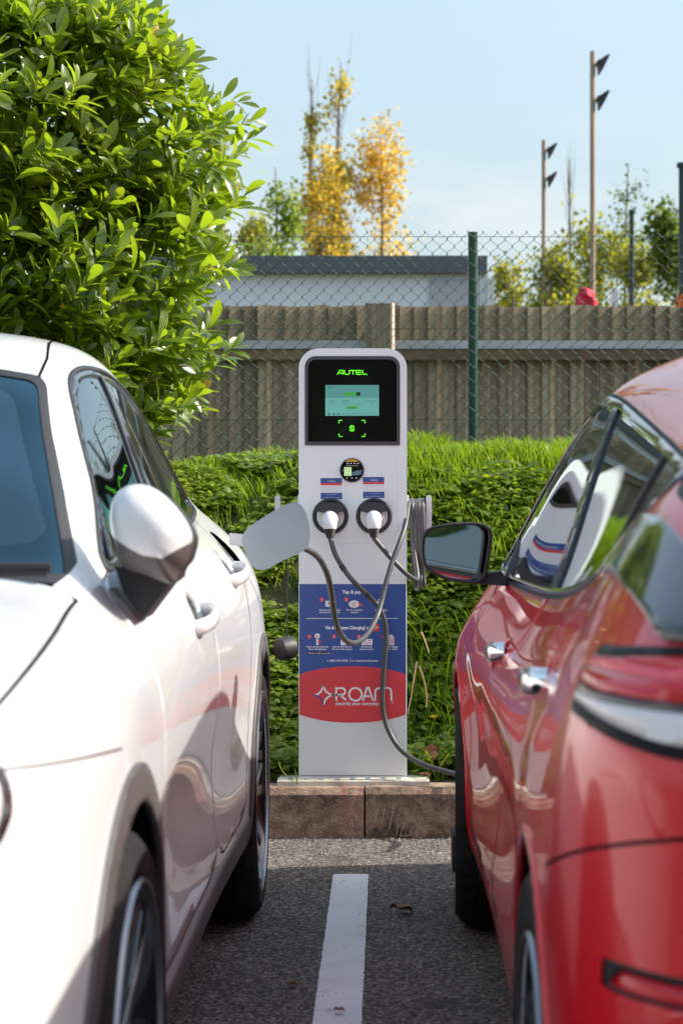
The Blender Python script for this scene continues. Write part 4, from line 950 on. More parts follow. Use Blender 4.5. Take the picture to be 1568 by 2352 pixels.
def arc(cx, cy, r, a0, a1, n=14, sy=1.0): return [(cx + r * math.cos(R(a0 + (a1 - a0) * i / n)), cy - sy * r * math.sin(R(a0 + (a1 - a0) * i / n))) for i in range(n + 1)]
# maker's name in squared green letters: A U T E L
strokes('maker_logo', [[(774, 860.5), (780, 851), (787.5, 851), (787.5, 860.5)], [(778, 857.2), (787, 857.2)], [(791, 850.2), (791, 858), (793, 859.8), (800.5, 859.8), (802, 858), (802, 850.2)], [(804, 851), (817, 851)], [(810.5, 851), (810.5, 860.5)], [(829.5, 851), (819, 851), (817.8, 853), (817.8, 858), (819, 859.8), (829.5, 859.8)], [(818, 855.4), (829, 855.4)], [(832.5, 850.2), (832.5, 858.4), (834, 859.8), (843, 859.8)]], 2.3, green_led, disp, .0031)
br_ = []
for sx, sy in ((-1, -1), (1, -1), (-1, 1), (1, 1)):
    cx, cy = 808 + sx * 30, 984 + sy * 18.5; br_.append([(cx, cy - sy * 7), (cx, cy - sy * 2), (cx - sx * 2, cy), (cx - sx * 8, cy)])
strokes('card_target', br_, 1.9, green_led, disp, .0031)
strokes('tap_symbol', [arc(808, 984, 6.3, 20, 160), arc(808, 984, 6.3, 200, 340), arc(808, 983.5, 3.6, 60, 250, 10), arc(808, 984.5, 3.6, 240, 430, 10), [(804, 981), (812, 987)], [(805, 978.6), (811, 978.6)], [(805, 990), (811, 990)]], 1.5, green_led, disp, .0031)
# round card reader
cx, cz = C(808, 1080)
b = MB(); b.lathe([(.0405, .002), (.0415, -.004), (.0395, -.007), (.0380, -.007)], 48, 'y', (cx, CY, cz)); rd_ = b.build('card_reader', bezel_m, chg, smooth=50)
b = MB(); b.lathe([(.001, -.0066), (.0385, -.0066), (.0385, -.002)], 48, 'y', (cx, CY, cz)); b.build('reader_face', panel_m, rd_, smooth=30)
cap_ = [(808 + 25 * math.cos(R(a)), 1080 - 25 * math.sin(R(a))) for a in np.linspace(52, 128, 14)]
many('reader_band', [[C(*p) for p in cap_]], yel, rd_, .0073)
lit_m = mat('reader_screen', (.25, .36, .16), .3, emit=(.32, .46, .2), estr=.35); many('reader_screen', [rectd(790, 1073, 807, 1093, 1)], lit_m, rd_, .0073)
many('reader_hand', [[C(805, 1086), C(822, 1080), C(830, 1082), C(829, 1090), C(816, 1092), C(805, 1091)]], mat('reader_blue', (.10, .22, .27), .4), rd_, .0072)
many('reader_marks', [rectd(796 + 8 * k, 1063.4, 800.5 + 8 * k, 1065.2) for k in range(4)] + [disc(797, 1098, 1.4, 8), disc(808, 1098, 1.4, 8), rectd(816, 1097, 820, 1099), rectd(792, 1077, 805, 1077.8), rectd(792, 1081, 805, 1081.8), rectd(792, 1085, 803, 1085.8)], whp, rd_, .0075)
texts('reader_text', [('CARD', 808, 1058.6, 2.6)], redp, rd_, .0076); texts('reader_caption', [('Present card here', 808, 1070.5, 2.6), ('<', 787, 1083, 4), ('>', 830, 1083, 4)], whp, rd_, .0076)
# stickers above each socket
for (xa, ya, code) in ((736, 1098, 'TAE262'), (833, 1095.5, 'TAE263')):
    st = sheet('socket_sticker', rectd(xa, ya, xa + 49, ya + 49, 1.5), lightp, chg, .0006)
    many('sticker_blue', [rectd(xa, ya, xa + 49, ya + 11.5, 1), rectd(xa + .5, ya + 34, xa + 49.5, ya + 48.5, 1)], blue_m, st, .0010)
    many('sticker_red', [rectd(xa, ya + 11.5, xa + 49, ya + 16.5)], redp, st, .0010)
    texts('sticker_text', [(code, xa + 25, ya + 9.3, 4), ('Scan to start charging', xa + 25, ya + 38, 1.9), ('or call', xa + 25, ya + 42, 1.9), ('t. 0800 099 6000   roamcharging.com', xa + 25, ya + 46, 1.9)], whp, st, .0013)
# sockets with hinged lids
def socket(x, y, tilt):
    a, c = C(x, y)
    b = MB(); b.lathe([(.062, .004), (.0615, -.004), (.0575, -.0095), (.054, -.0098), (.049, -.005), (.045, .004), (.030, .006), (.001, .006)], 48, 'y', (a, CY, c)); s = b.build('charging_socket', sock_m, chg, smooth=40)
    r = MB(); r.lathe([(.034, .004), (.034, -.012), (.029, -.012), (.029, .004)], 36, 'y', (a + .001, CY, c - .004)); r.build('socket_ring', plug_white, s, smooth=40)
    l = MB(); po = [(a - .044, c + .021), (a - .041, c + .036), (a - .025, c + .046), (a, c + .048), (a + .025, c + .046), (a + .041, c + .034), (a + .045, c + .020), (a + .030, c + .014), (a, c + .019 - tilt), (a - .030, c + .013)]
    l.prism([(p, q) for p, q, _ in smooth_path([(p, q, 0) for p, q in po], 3, closed=True)], CY - .052, CY - .012, 'y'); l.build('socket_lid', sock_m, s, bevel=.006)
socket(758.5, 1186, 0); socket(858.5, 1185.5, .006)
# cable hooks on both flanks
def hook(sx):
    xa = x1 if sx > 0 else x0
    b = MB()
    b.box((min(xa - sx * .002, xa + sx * .085), CY + .085, C(0, 1215)[1]), (max(xa - sx * .002, xa + sx * .085), CY + .125, C(0, 1178)[1]))
    b.prism(rounded(*sorted((xa + sx * .068, xa + sx * .086))[:1], C(0, 1252)[1], sorted((xa + sx * .068, xa + sx * .086))[1], C(0, 1137)[1], (.004, .004, .009, .009), 5), CY + .082, CY + .128, 'y')
    b.prism(rounded(*sorted((xa + sx * .0005, xa + sx * .008))[:1], C(0, 1215)[1], sorted((xa + sx * .0005, xa + sx * .008))[1], C(0, 1137)[1], .003, 3), CY + .08, CY + .13, 'y')
    b.build('cable_hook', hook_m, chg, bevel=.0015)
hook(1); hook(-1)
# printed front panel
wr = sheet('front_panel', rectd(687, 1341, 932, 1780), lightp, chg, .0011, .0010)
ell = []
for t in np.linspace(0, 2 * math.pi, 120, endpoint=False): ell.append((810 + 172 * math.cos(t), 1595 + 65 * math.sin(t)))
def clip_x(poly, xa, xb):
    for sgn, lim in ((1, xa), (-1, xb)):
        out = []
        for i in range(len(poly)):
            p, q = poly[i], poly[(i + 1) % len(poly)]; a, e = sgn * (p[0] - lim), sgn * (q[0] - lim)
            if a >= 0: out.append(p)
            if (a >= 0) != (e >= 0): s = a / (a - e); out.append((p[0] + s * (q[0] - p[0]), p[1] + s * (q[1] - p[1])))
        poly = out
    return poly
ell = clip_x(ell, 687.6, 931.4)
topc = sorted([p for p in ell if p[1] <= 1595], key=lambda p: p[0])
bl = [(687.6, 1341.5), (931.4, 1341.5)] + [(x, y + .6) for x, y in topc[::-1]]
many('panel_blue', [[C(*p) for p in bl]], blue_m, wr, .0015); many('panel_red', [[C(*p) for p in ell]], redp, wr, .0018)
texts('panel_heading', [('Tap & pay', 807.5, 1363, 7.6)], whp, wr, .0020, .0007)
texts('panel_heading', [("Via the 'Roam Charging' app", 747, 1445, 7.2, 'LEFT', .94)], whp, wr, .0020, .0007)
texts('panel_caption', [('Tap the screen to select', 757, 1402.5, 3.6), ('your bay and connector', 757, 1408, 3.6), ('Pay via contactless', 814, 1402.5, 3.6), ('payment', 814, 1408, 3.6), ('Start charging', 875, 1402.5, 3.6),
                        ('Plug in and download the', 729, 1487, 3.6), ("'Roam Charging' app", 729, 1492.4, 3.6), ('Scan the QR code on', 785, 1487, 3.6), ('the side of the charger', 785, 1492.4, 3.6), ('Choose your', 842, 1487, 3.6), ('payment option', 842, 1492.4, 3.6), ('Start charging', 899, 1487, 3.6), ('your vehicle', 899, 1492.4, 3.6),
                        ('t. 0800 099 6000', 775, 1519.6, 5.0), ('w. roamcharging.com', 837.5, 1519.6, 5.0)], whp, wr, .0020, .0002)
many('panel_rule', [rectd(703, 1419.6, 912, 1421), rectd(804, 1511.5, 805, 1522)], whp, wr, .0020)
nums = [(738.5, 1377, '1'), (795, 1377, '2'), (852, 1377, '3'), (710.5, 1462, '1'), (767, 1462, '2'), (824, 1462, '3'), (881.5, 1462, '4')]
many('step_badge', [disc(x, y, 5) for x, y, _ in nums], redp, wr, .0020); texts('step_number', [(s_, x, y + 2.8, 5.6) for x, y, s_ in nums], whp, wr, .0023, .0002)
many('panel_icon', [rectd(747, 1380, 771, 1393.5, 1), disc(813, 1387.5, 8.6, 24, 1.45), rectd(868, 1376, 876, 1398, 1), disc(728.5, 1461, 6.4), rectd(726, 1465, 731.5, 1481.5), rectd(782, 1458, 794, 1482, 2), rectd(830, 1467.5, 855, 1481.5, 1.5), trap(893, 900, 893, 905, 1458, 1463), rectd(893, 1463, 905, 1482)], whp, wr, .0020)
many('icon_detail', [rectd(753, 1384, 760, 1388), [C(822, 1384), C(827, 1383), C(834, 1391), C(829, 1393)], rectd(808, 1384, 809, 1391), rectd(811, 1383, 812, 1392), rectd(814, 1382, 815, 1393), disc(733.5, 1474, 3.6), rectd(724, 1460.2, 733, 1461.6), rectd(832, 1470.5, 840, 1472), rectd(845, 1470.5, 852, 1472), rectd(832, 1476, 853, 1477)] + [rectd(895, 1464 + 3.6 * k, 905, 1465.2 + 3.6 * k) for k in range(5)] + [rectd(870, 1379 + 4 * k, 876, 1380.4 + 4 * k) for k in range(5)] + [rectd(784, 1461 + 4 * k, 792, 1462.2 + 4 * k) for k in range(4)], redp, wr, .0023)
many('app_icon', [rectd(853.5, 1433, 870.5, 1450, 3)], redp, wr, .0020); strokes('app_mark', [[(856, 1441.5), (861, 1440.5), (863, 1437), (864.5, 1441), (869, 1441.5)], [(863.4, 1442), (861, 1446.5)]], 1.3, whp, wr, .0023)
many('store_badge', [rectd(708.5, 1496.2, 729.5, 1503, 1.2), rectd(731.5, 1496.2, 752, 1503, 1.2)], blkp, wr, .0020)
texts('store_text', [('App Store', 714, 1501.6, 3.4, 'LEFT'), ('Google Play', 736.5, 1501.6, 3.0, 'LEFT')], whp, wr, .0023); many('store_mark', [disc(711.6, 1499.8, 1.7, 10), [C(733, 1497.6), C(735.6, 1499.6), C(733, 1501.6)]], whp, wr, .0023)
# operator's logo: four-pointed star, R O A M
cxs, cys = 742, 1595.5
def qarc(p, c, q, n=12): return [((1 - t) ** 2 * p[0] + 2 * t * (1 - t) * c[0] + t * t * q[0], (1 - t) ** 2 * p[1] + 2 * t * (1 - t) * c[1] + t * t * q[1]) for t in np.linspace(0, 1, n)]
strokes('operator_star', [qarc((721, 1597), (739.5, 1594), (742.5, 1572)), qarc((742.5, 1572), (745, 1595), (768, 1596)), qarc((768, 1596), (747, 1598), (743.5, 1618))], 4.2, whp, wr, .0023)
strokes('operator_star_blue', [qarc((719.5, 1596.6), (739.5, 1597.5), (742.6, 1621))], 3.4, mat('star_blue', (.07, .07, .30), .4), wr, .0024)
strokes('operator_name', [[(764, 1596.3), (776, 1596.3)], [(772, 1609.4), (772, 1580.5), (784, 1580.5)] + arc(785, 1588, 7.5, 90, -90, 10) + [(772, 1595.6)], [(781, 1595.6), (787, 1602), (795, 1607.6)],
                          arc(816, 1594.7, 14.6, 0, 360, 36), [(833, 1609.6), (842.5, 1579.6), (846.5, 1579.6), (856.5, 1609.6)], [(837.5, 1599), (852, 1599)],
                          [(861.5, 1609.4), (861.5, 1589)] + arc(870, 1589, 8.4, 180, 0, 12) + [(878.4, 1606)], [(878.4, 1606), (878.4, 1589)] + arc(888.6, 1589, 9.6, 180, 0, 12) + [(898.6, 1609.4)]], 4.3, whp, wr, .0023)
texts('operator_slogan', [('electrify your everyday', 770, 1619.5, 8.0, 'LEFT', .965), ('TM', 898, 1614.5, 2.6, 'LEFT')], whp, wr, .0023, .0003)
# slotted pale footing at its base
b = MB(); xa, xb = C(640, 0)[0], C(985, 0)[0]; zt_ = KTOP + .006
b.box((xa, CY - .095, KTOP - .02), (xb, CY - .072, zt_ + .006)); b.box((xa, CY - .072, KTOP - .02), (xb, CY + .25, zt_ - .001))
k = xa
while k < xb - .03: b.box((k, CY - .0715, zt_ - .0005), (k + .034, CY - .012, zt_ + .008)); k += .052
footing = mat('footing_plastic', (.62, .60, .50), .7); noise_color(footing, [(.3, (.38, .30, .22)), (.55, (.62, .60, .50)), (.8, (.70, .69, .60))], scale=14)
b.build('footing', footing, chg)
# ------------------------------------------------------------------ charging cables
cable_m = mat('cable_sheath', (.06, .06, .062), .42); noise_color(cable_m, [(.3, (.05, .05, .052)), (.7, (.08, .08, .08))], scale=20)
boot_m = mat('cable_boot', (.035, .036, .038), .6); sleeve_m = mat('cable_collar', (.02, .02, .022), .5)
def plug(root, x, y, lean):
    a, c = C(x, y)
    b = MB(); t = [(a, CY - .004, c + .004), (a + lean * .2, CY - .04, c - .002), (a + lean * .6, CY - .062, c - .020), (a + lean, CY - .066, c - .040)]
    b.tube(smooth_path(t, 5), [.027] * 6 + list(np.linspace(.028, .0215, 10)), 20); b.build('plug', plug_white, root, smooth=50)
    b = MB(); n = 9; p0 = Vector((a + lean, CY - .066, c - .039)); p1 = p0 + Vector((lean * 1.0, .004, -.030))
    pts = [p0.lerp(p1, i / 16) for i in range(17)]; b.tube(pts, [(.0195 - .0075 * i / 16) + (.0016 if i % 2 else 0) for i in range(17)], 18); b.build('strain_relief', boot_m, root, smooth=25)
    return p1
def w3(x, y, d): v = P(x, y, CY - d); return (v.x, v.y, v.z)
ca = empty('charging_cable', (C(758, 0)[0], CY - .06, C(0, 1200)[1]), 'dark cable from the left socket running down to the red car', 'cable', 'charging cables plugged into the post')
p = plug(ca, 758, 1188, .001)
pa = smooth_path([p, w3(760, 1243, .068), w3(772, 1278, .072), w3(797, 1318, .070), w3(826, 1350, .064), w3(852, 1374, .055), w3(872, 1398, .045), w3(883, 1428, .036), w3(886, 1462, .028), w3(884, 1505, .022), w3(880, 1555, .018), w3(878, 1598, .016), w3(881, 1640, .018), w3(893, 1680, .025), w3(914, 1715, .04), w3(942, 1740, .06), w3(978, 1758, .09), w3(1020, 1771, .12), w3(1060, 1779, .16), w3(1120, 1772, .24), w3(1230, 1690, .38)], 8)
b = MB(); b.tube(pa, 5.9 / CS, 14); b.build('cable_sheath', cable_m, ca, smooth=60)
b = MB()
for i in (20, 36, 46): b.tube(pa[i:i + 3], 6.9 / CS, 14)
b.build('cable_band', sleeve_m, ca, smooth=50)
cb_ = empty('charging_cable', (C(858, 0)[0], CY - .06, C(0, 1200)[1]), 'grey cable from the right socket coiled on the hook and looping to the white car', 'cable', 'charging cables plugged into the post')
p = plug(cb_, 858, 1187, .0008)
hx = lambda x, y, d: w3(x, y, d)
pb_ = [p, hx(862, 1240, .066), hx(880, 1262, .064), hx(903, 1288, .058), hx(930, 1315, .045), hx(952, 1331, .01)]
# coils hang over the hook arm
loops = [(946, 1150, 958, 1335), (954, 1152, 966, 1322), (962, 1150, 972, 1345), (970, 1150, 976, 1360)]
cur = pb_ + [hx(958, 1322, -.02)]
for k, (xa, ya, xb, yb) in enumerate(loops):
    dd = -.105
    cur += [hx(xa + 2, 1250, dd + .045), hx(xa, ya + 22, dd + .035), hx(xa, ya + 3, dd + .012), hx(xa + 1, ya, dd - .008), hx(xa + 3, ya + 14, dd - .032), hx(xa + 5, 1255, dd - .04)]
    cur += [hx(xb, yb - 20, dd - .03), hx(xb, yb, dd), hx(xb - 2, yb - 22, dd + .036)] if k < 3 else []
tail = [hx(965, 1330, -.06), hx(958, 1352, -.09), hx(951, 1325, -.07), hx(948, 1240, -.065), hx(944, 1172, -.07), hx(941, 1155, -.09), hx(937, 1162, -.06), hx(934, 1185, -.02), hx(928, 1215, .03), hx(915, 1252, .075), hx(899, 1295, .11), hx(886, 1340, .14), hx(875, 1385, .17), hx(863, 1422, .22)]
def lin(x, y, Y): v = P(x, y, Y); return (v.x, v.y, v.z)
tail += [lin(842, 1458, 6.42), lin(818, 1476, 6.25), lin(797, 1473, 6.05), lin(780, 1453, 5.88), lin(769, 1420, 5.75), lin(763, 1380, 5.65), lin(757, 1340, 5.57), lin(747, 1308, 5.50), lin(730, 1280, 5.43), lin(705, 1262, 5.36), lin(670, 1250, 5.30), lin(630, 1240, 5.27), lin(590, 1246, 5.25)]
pbs = smooth_path(cur + tail, 8)
b = MB(); b.tube(pbs, 5.9 / CS, 14); b.build('cable_sheath', cable_m, cb_, smooth=60)
hv = lin(590, 1246, 5.25); b = MB(); b.tube(smooth_path([lin(640, 1242, 5.27), lin(605, 1244, 5.258), lin(585, 1247, 5.25), lin(560, 1248, 5.25)], 4), [.0145] * 4 + [.022] * 4 + [.026] * 5, 18); b.build('vehicle_plug', plug_white, cb_, smooth=50)
# ------------------------------------------------------------------ planting: laurel, bank grass, ground cover
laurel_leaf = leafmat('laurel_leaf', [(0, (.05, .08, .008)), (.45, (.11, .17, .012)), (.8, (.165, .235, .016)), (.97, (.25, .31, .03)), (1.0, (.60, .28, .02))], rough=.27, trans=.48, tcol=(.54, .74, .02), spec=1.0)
bark = mat('bark', (.09, .065, .045), .9); noise_color(bark, [(.3, (.045, .032, .022)), (.7, (.14, .10, .07))], scale=20, stretch=(1, 1, .2), bump=.6)
def leaf_mesh():
    """one laurel leaf along +Y, slightly folded and curled"""
    prof = [(0, .0), (.10, .03), (.30, .10), (.55, .155), (.78, .145), (.93, .08), (1.0, .006)]
    v = []; 
    for (t, w) in prof:
        z = -.16 * t * t + .03 * math.sin(t * 3)
        v += [(-w, t, z + abs(w) * .28), (0, t, z), (w, t, z + abs(w) * .28)]
    f = []
    for i in range(len(prof) - 1):
        a = i * 3; f += [(a, a + 1, a + 4, a + 3), (a + 1, a + 2, a + 5, a + 4)]
    return np.array(v), f
def basis(d, n):
    y = d / np.linalg.norm(d); x = np.cross(y, n); x /= max(np.linalg.norm(x), 1e-6); z = np.cross(x, y); return np.stack([x, y, z], 1)
LZ = [3.9, 3.31, 3.18, 2.95, 2.74, 2.46, 2.245, 2.09, 1.94, 1.79, 1.635, 1.48, 1.36, 1.2]
LX = [-1.40, -1.135, -.80, -.74, -.63, -.62, -.60, -.585, -.63, -.625, -.69, -.80, -.95, -1.15]
def laurel():
    root = empty('laurel_shrub', (-1.95, 8.95, float(bank_z(-1.95, 8.95))), 'large glossy green laurel shrub on the bank behind the white car', 'shrub')
    r = np.random.default_rng(11); cx, cy = -1.95, 8.98
    LV, LF = leaf_mesh(); twigs = []
    for k in range(2800):
        z = r.uniform(1.25, 3.75)
        Rx = np.interp(-z, [-q for q in LZ], LX) - cx
        lump = 1 + .10 * math.sin(z * 5.1 + 1) * math.sin(k * .37) 
        a = r.uniform(-math.pi, math.pi) if r.random() < .22 else r.uniform(-math.pi * .97, math.pi * .06)
        rho = (1 - .62 * r.random() ** 1.35)
        lum = .88 + .20 * mnoise.noise(Vector((math.cos(a) * 2.2, math.sin(a) * 2.2, z * 2.4)))
        rr = Rx * rho * lum * (r.uniform(1.02, 1.20) if r.random() < .15 and rho > .8 else 1)
        p = np.array([cx + rr * math.cos(a), cy + rr * .66 * math.sin(a), z])
        if p[1] > 9.52 : continue
        if p[0] < -2.9: continue
        out = np.array([math.cos(a), math.sin(a) * .8, 0]); d = out * r.uniform(.5, 1) + np.array([.25, 0, r.uniform(.2, 1.0)]) + r.normal(0, .28, 3)
        twigs.append((p, d / np.linalg.norm(d), rho))
    leaves = []
    for (p, d, rho) in twigs:
        n = r.integers(7, 12); L0 = r.uniform(.11, .16); ref = np.cross(d, [0, 0, 1.0]); ref /= max(np.linalg.norm(ref), 1e-5); ref2 = np.cross(d, ref)
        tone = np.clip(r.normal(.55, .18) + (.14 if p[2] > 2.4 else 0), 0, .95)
        for i in range(n):
            s = i / n; ang = i * 2.399 + r.uniform(-.3, .3); o = ref * math.cos(ang) + ref2 * math.sin(ang)
            open_ = 1.15 - .75 * s
            dr = d * math.cos(open_) + o * math.sin(open_); dr += np.array([0, 0, .12]); dr /= np.linalg.norm(dr)
            base = p + d * (s * .13 - .06)
            up = d * .55 + np.array([0.2, -.32, .75]) * .8 + r.normal(0, .30, 3)
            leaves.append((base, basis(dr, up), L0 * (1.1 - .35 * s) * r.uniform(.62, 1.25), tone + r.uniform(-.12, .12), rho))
    # the leaves that show largest become parts of their own
    score = []
    for i, (bp, B, L, t, rho) in enumerate(leaves):
        c = bp + B[:, 1] * L * .5; s = FPX / c[1]; px = VX + c[0] * s; py = VY - (c[2] - CAMZ) * s
        vis = 10 < px < 640 and 0 < py < 1000 and not (py > 770 and px < 300)
        nrm = B[:, 2]; face = abs(nrm[1])
        score.append((face * L * s if vis else 0) * (1 if rho > .93 else .3) - (c[1] - 8.2) * 14)
    order = np.argsort(score)[::-1]; single = set(order[:300].tolist())
    me = bpy.data.meshes.new('leaf'); me.from_pydata(LV.tolist(), [], LF); me.polygons.foreach_set('use_smooth', [True] * len(me.polygons))
    variants = []
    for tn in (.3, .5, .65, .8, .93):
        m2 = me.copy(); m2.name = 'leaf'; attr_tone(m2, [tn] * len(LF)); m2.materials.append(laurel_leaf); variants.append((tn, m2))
    V, F, T = [], [], []
    o = 0
    for i, (bp, B, L, t, rho) in enumerate(leaves):
        t = float(np.clip(t, 0, .97)); t = 1.0 if (i * 7919) % 420 == 3 else t
        if i in single:
            m2 = min(variants, key=lambda q: abs(q[0] - t))[1]
            ob = bpy.data.objects.new('leaf', m2); COL.objects.link(ob); ob.parent = root
            Mx = Matrix([[*(B[k] * L), bp[k] - root.location[k]] for k in range(3)] + [[0, 0, 0, 1]]); ob.matrix_local = Mx
        else:
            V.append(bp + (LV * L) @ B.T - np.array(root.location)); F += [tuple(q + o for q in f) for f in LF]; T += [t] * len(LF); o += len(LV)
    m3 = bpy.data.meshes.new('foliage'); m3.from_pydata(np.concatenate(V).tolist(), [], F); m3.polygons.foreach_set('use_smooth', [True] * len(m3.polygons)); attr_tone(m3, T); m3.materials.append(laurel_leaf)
    fo_ = bpy.data.objects.new('foliage', m3); COL.objects.link(fo_); fo_.parent = root; fo_['kind'] = 'stuff'
    b = MB(); rr = random.Random(4)
    for k in range(46):
        p, d, rho = twigs[k * 37 % len(twigs)]; q = Vector(p) - Vector(root.location); a = Vector((rr.uniform(-.25, .25), rr.uniform(-.1, .1), -.05)); mid = a.lerp(q, .5) + Vector((rr.uniform(-.12, .12), 0, .18))
        pts = smooth_path([a, mid, q], 6); b.tube(pts, np.linspace(.022, .005, len(pts)), 6)
    ob = b.build('branches', bark, None, smooth=60); ob.parent = root
laurel()
# grass and herbs on the bank
grass_m = leafmat('grass_blade', [(0, (.045, .085, .008)), (.5, (.095, .175, .012)), (.85, (.16, .26, .02)), (1, (.36, .31, .08))], rough=.4, trans=.48, tcol=(.52, .74, .02))
herb_m = leafmat('herb_leaf', [(0, (.045, .085, .010)), (.5, (.125, .195, .014)), (.9, (.22, .29, .035)), (1, (.32, .27, .06))], rough=.36, trans=.48, tcol=(.54, .72, .03))
def in_post(x, y): return (x0 - .02 < x < x1 + .02) and y < CY + .25
def grass(name, N, xr, yr, hr, seed, m=grass_m, lean=.5, accept=None, wid=.0042):
    r = np.random.default_rng(seed); V, F, T = [], [], []; o = 0
    xs = r.uniform(*xr, N); ys = r.uniform(*yr, N)
    for x, y in zip(xs, ys):
        if in_post(x, y) or (accept and not accept(x, y, r)): continue
        h = r.uniform(*hr) * (1 + .35 * math.sin(x * 9) * math.sin(y * 7)); a = r.uniform(0, 2 * math.pi); z = float(bank_z(x, y)) - .008
        ln = lean * r.uniform(.3, 1.2); dx, dy = math.cos(a) * ln, math.sin(a) * ln - .12; w = wid * r.uniform(.7, 1.5); px, py = -math.sin(a) * w, math.cos(a) * w
        pts = [(0, 0, 0, 1), (dx * h * .3, dy * h * .3, h * .5, .9), (dx * h * .75, dy * h * .75, h * .85, .6), (dx * h * 1.25, dy * h * 1.25, h * .98, .05)]
        for (ax, ay, az, k) in pts: V += [(x + ax - px * k, y + ay - py * k, z + az), (x + ax + px * k, y + ay + py * k, z + az)]
        F += [(o, o + 1, o + 3, o + 2), (o + 2, o + 3, o + 5, o + 4), (o + 4, o + 5, o + 7, o + 6)]; T += [min(max(r.normal(.5, .2), 0), .93) if r.random() > .04 else 1.0] * 3; o += 8
    me = bpy.data.meshes.new(name); me.from_pydata(V, [], F); me.polygons.foreach_set('use_smooth', [True] * len(F)); attr_tone(me, T)
    ob = link(name, me, m); return tag(ob, kind='stuff')
gR = grass('bank_grass', 62000, (-.05, 1.75), (7.2, 9.5), (.04, .125), 3, wid=.0023, lean=.7, accept=lambda x, y, r: r.random() < .25 + .75 * min(max((y - 7.7) / .7, 0), 1)); gR['label'] = 'bright grass on the bank right of the charging post'
gL = grass('bank_grass', 20000, (-1.7, -.04), (7.8, 9.5), (.035, .095), 5, wid=.0022, lean=.7, accept=lambda x, y, r: r.random() < .15 + .85 * min(max((y - 8.15) / .5, 0), 1)); gL['label'] = 'short grass on the bank left of the charging post'
gt = grass('grass_tuft', 1900, (.08, 1.3), (6.85, 7.7), (.08, .20), 8, lean=.9, wid=.0034)
gt['label'] = 'long loose grass low on the bank beside the kerb'
def herbs(name, N, xr, yr, size, seed, accept=None, hgt=(.02, .10), tone=.5):
    r = np.random.default_rng(seed); V, F, T = [], [], []; o = 0
    P6 = [(0, 0), (.32, .22), (.42, .55), (.24, .88), (0, 1), (-.24, .88), (-.42, .55), (-.32, .22)]
    for k in range(N):
        x, y = r.uniform(*xr), r.uniform(*yr)
        if in_post(x, y) or (accept and not accept(x, y, r)): continue
        z = float(bank_z(x, y)) + r.uniform(*hgt); n = r.integers(3, 6); a0 = r.uniform(0, 6.28); tn = r.normal(tone, .2)
        for i in range(n):
            a = a0 + i * 6.283 / n + r.uniform(-.4, .4); d = np.array([math.cos(a), math.sin(a), r.uniform(-.25, .5)]); d /= np.linalg.norm(d)
            up = np.array([r.normal(0, .35), r.normal(-.35, .35), 1.0]); B = basis(d, up); L = r.uniform(*size)
            q = np.array([(p[0] * L * .95, p[1] * L, (abs(p[0]) * .3 - p[1] ** 2 * .25) * L) for p in P6])
            V.append(np.array([x, y, z]) + d * .006 + q @ B.T); F += [(o, o + 1, o + 7), (o + 1, o + 2, o + 6, o + 7), (o + 2, o + 3, o + 5, o + 6), (o + 3, o + 4, o + 5)]
            t = float(np.clip(tn + r.uniform(-.1, .1), 0, .92)); T += [t] * 4; o += 8
    me = bpy.data.meshes.new(name); me.from_pydata(np.concatenate(V).tolist(), [], F); me.polygons.foreach_set('use_smooth', [True] * len(F)); attr_tone(me, T)
    return tag(link(name, me, herb_m), kind='stuff')
hl_ = herbs('ground_cover', 17000, (-1.5, -.22), (6.86, 9.1), (.013, .040), 21, accept=lambda x, y, r: y < 7.75 or mnoise.noise(Vector((x * 3.2, y * 3.2, 1))) > -.06, hgt=(.0, .08), tone=.74); hl_['label'] = 'small leaved ground cover on the bank left of the post'
hr_ = herbs('ground_cover', 8500, (.06, 1.7), (6.86, 8.3), (.018, .042), 22, hgt=(.0, .12), tone=.58); hr_['label'] = 'low green weeds on the bank right of the post'
# broad dock leaves at the foot of the bank by the cable
def dock(x, y, n, L, seed):
    r = np.random.default_rng(seed); root = empty('dock_plant', (x, y, float(bank_z(x, y))))
    for i in range(n):
        a = r.uniform(0, 6.28); d = np.array([math.cos(a), math.sin(a) * .6, r.uniform(.5, 1.3)]); d /= np.linalg.norm(d); B = basis(d, np.array([0, -.5, 1.0])); l = L * r.uniform(.7, 1.15)
        LV, LF = leaf_mesh(); v = (LV * np.array([.62, 1, 1.3]) * l) @ B.T
        me = bpy.data.meshes.new('leaf'); me.from_pydata(v.tolist(), [], LF); me.polygons.foreach_set('use_smooth', [True] * len(LF)); attr_tone(me, [float(r.uniform(.55, .9))] * len(LF)); me.materials.append(herb_m)
        o = bpy.data.objects.new('leaf', me); COL.objects.link(o); o.parent = root
    return root
tag(dock(.155, 6.93, 9, .15, 1), 'broad leaved dock plant growing right beside the post by the kerb', 'plant')
tag(dock(.29, 6.98, 8, .13, 2), 'dock plant growing just under the yellow flower', 'plant')
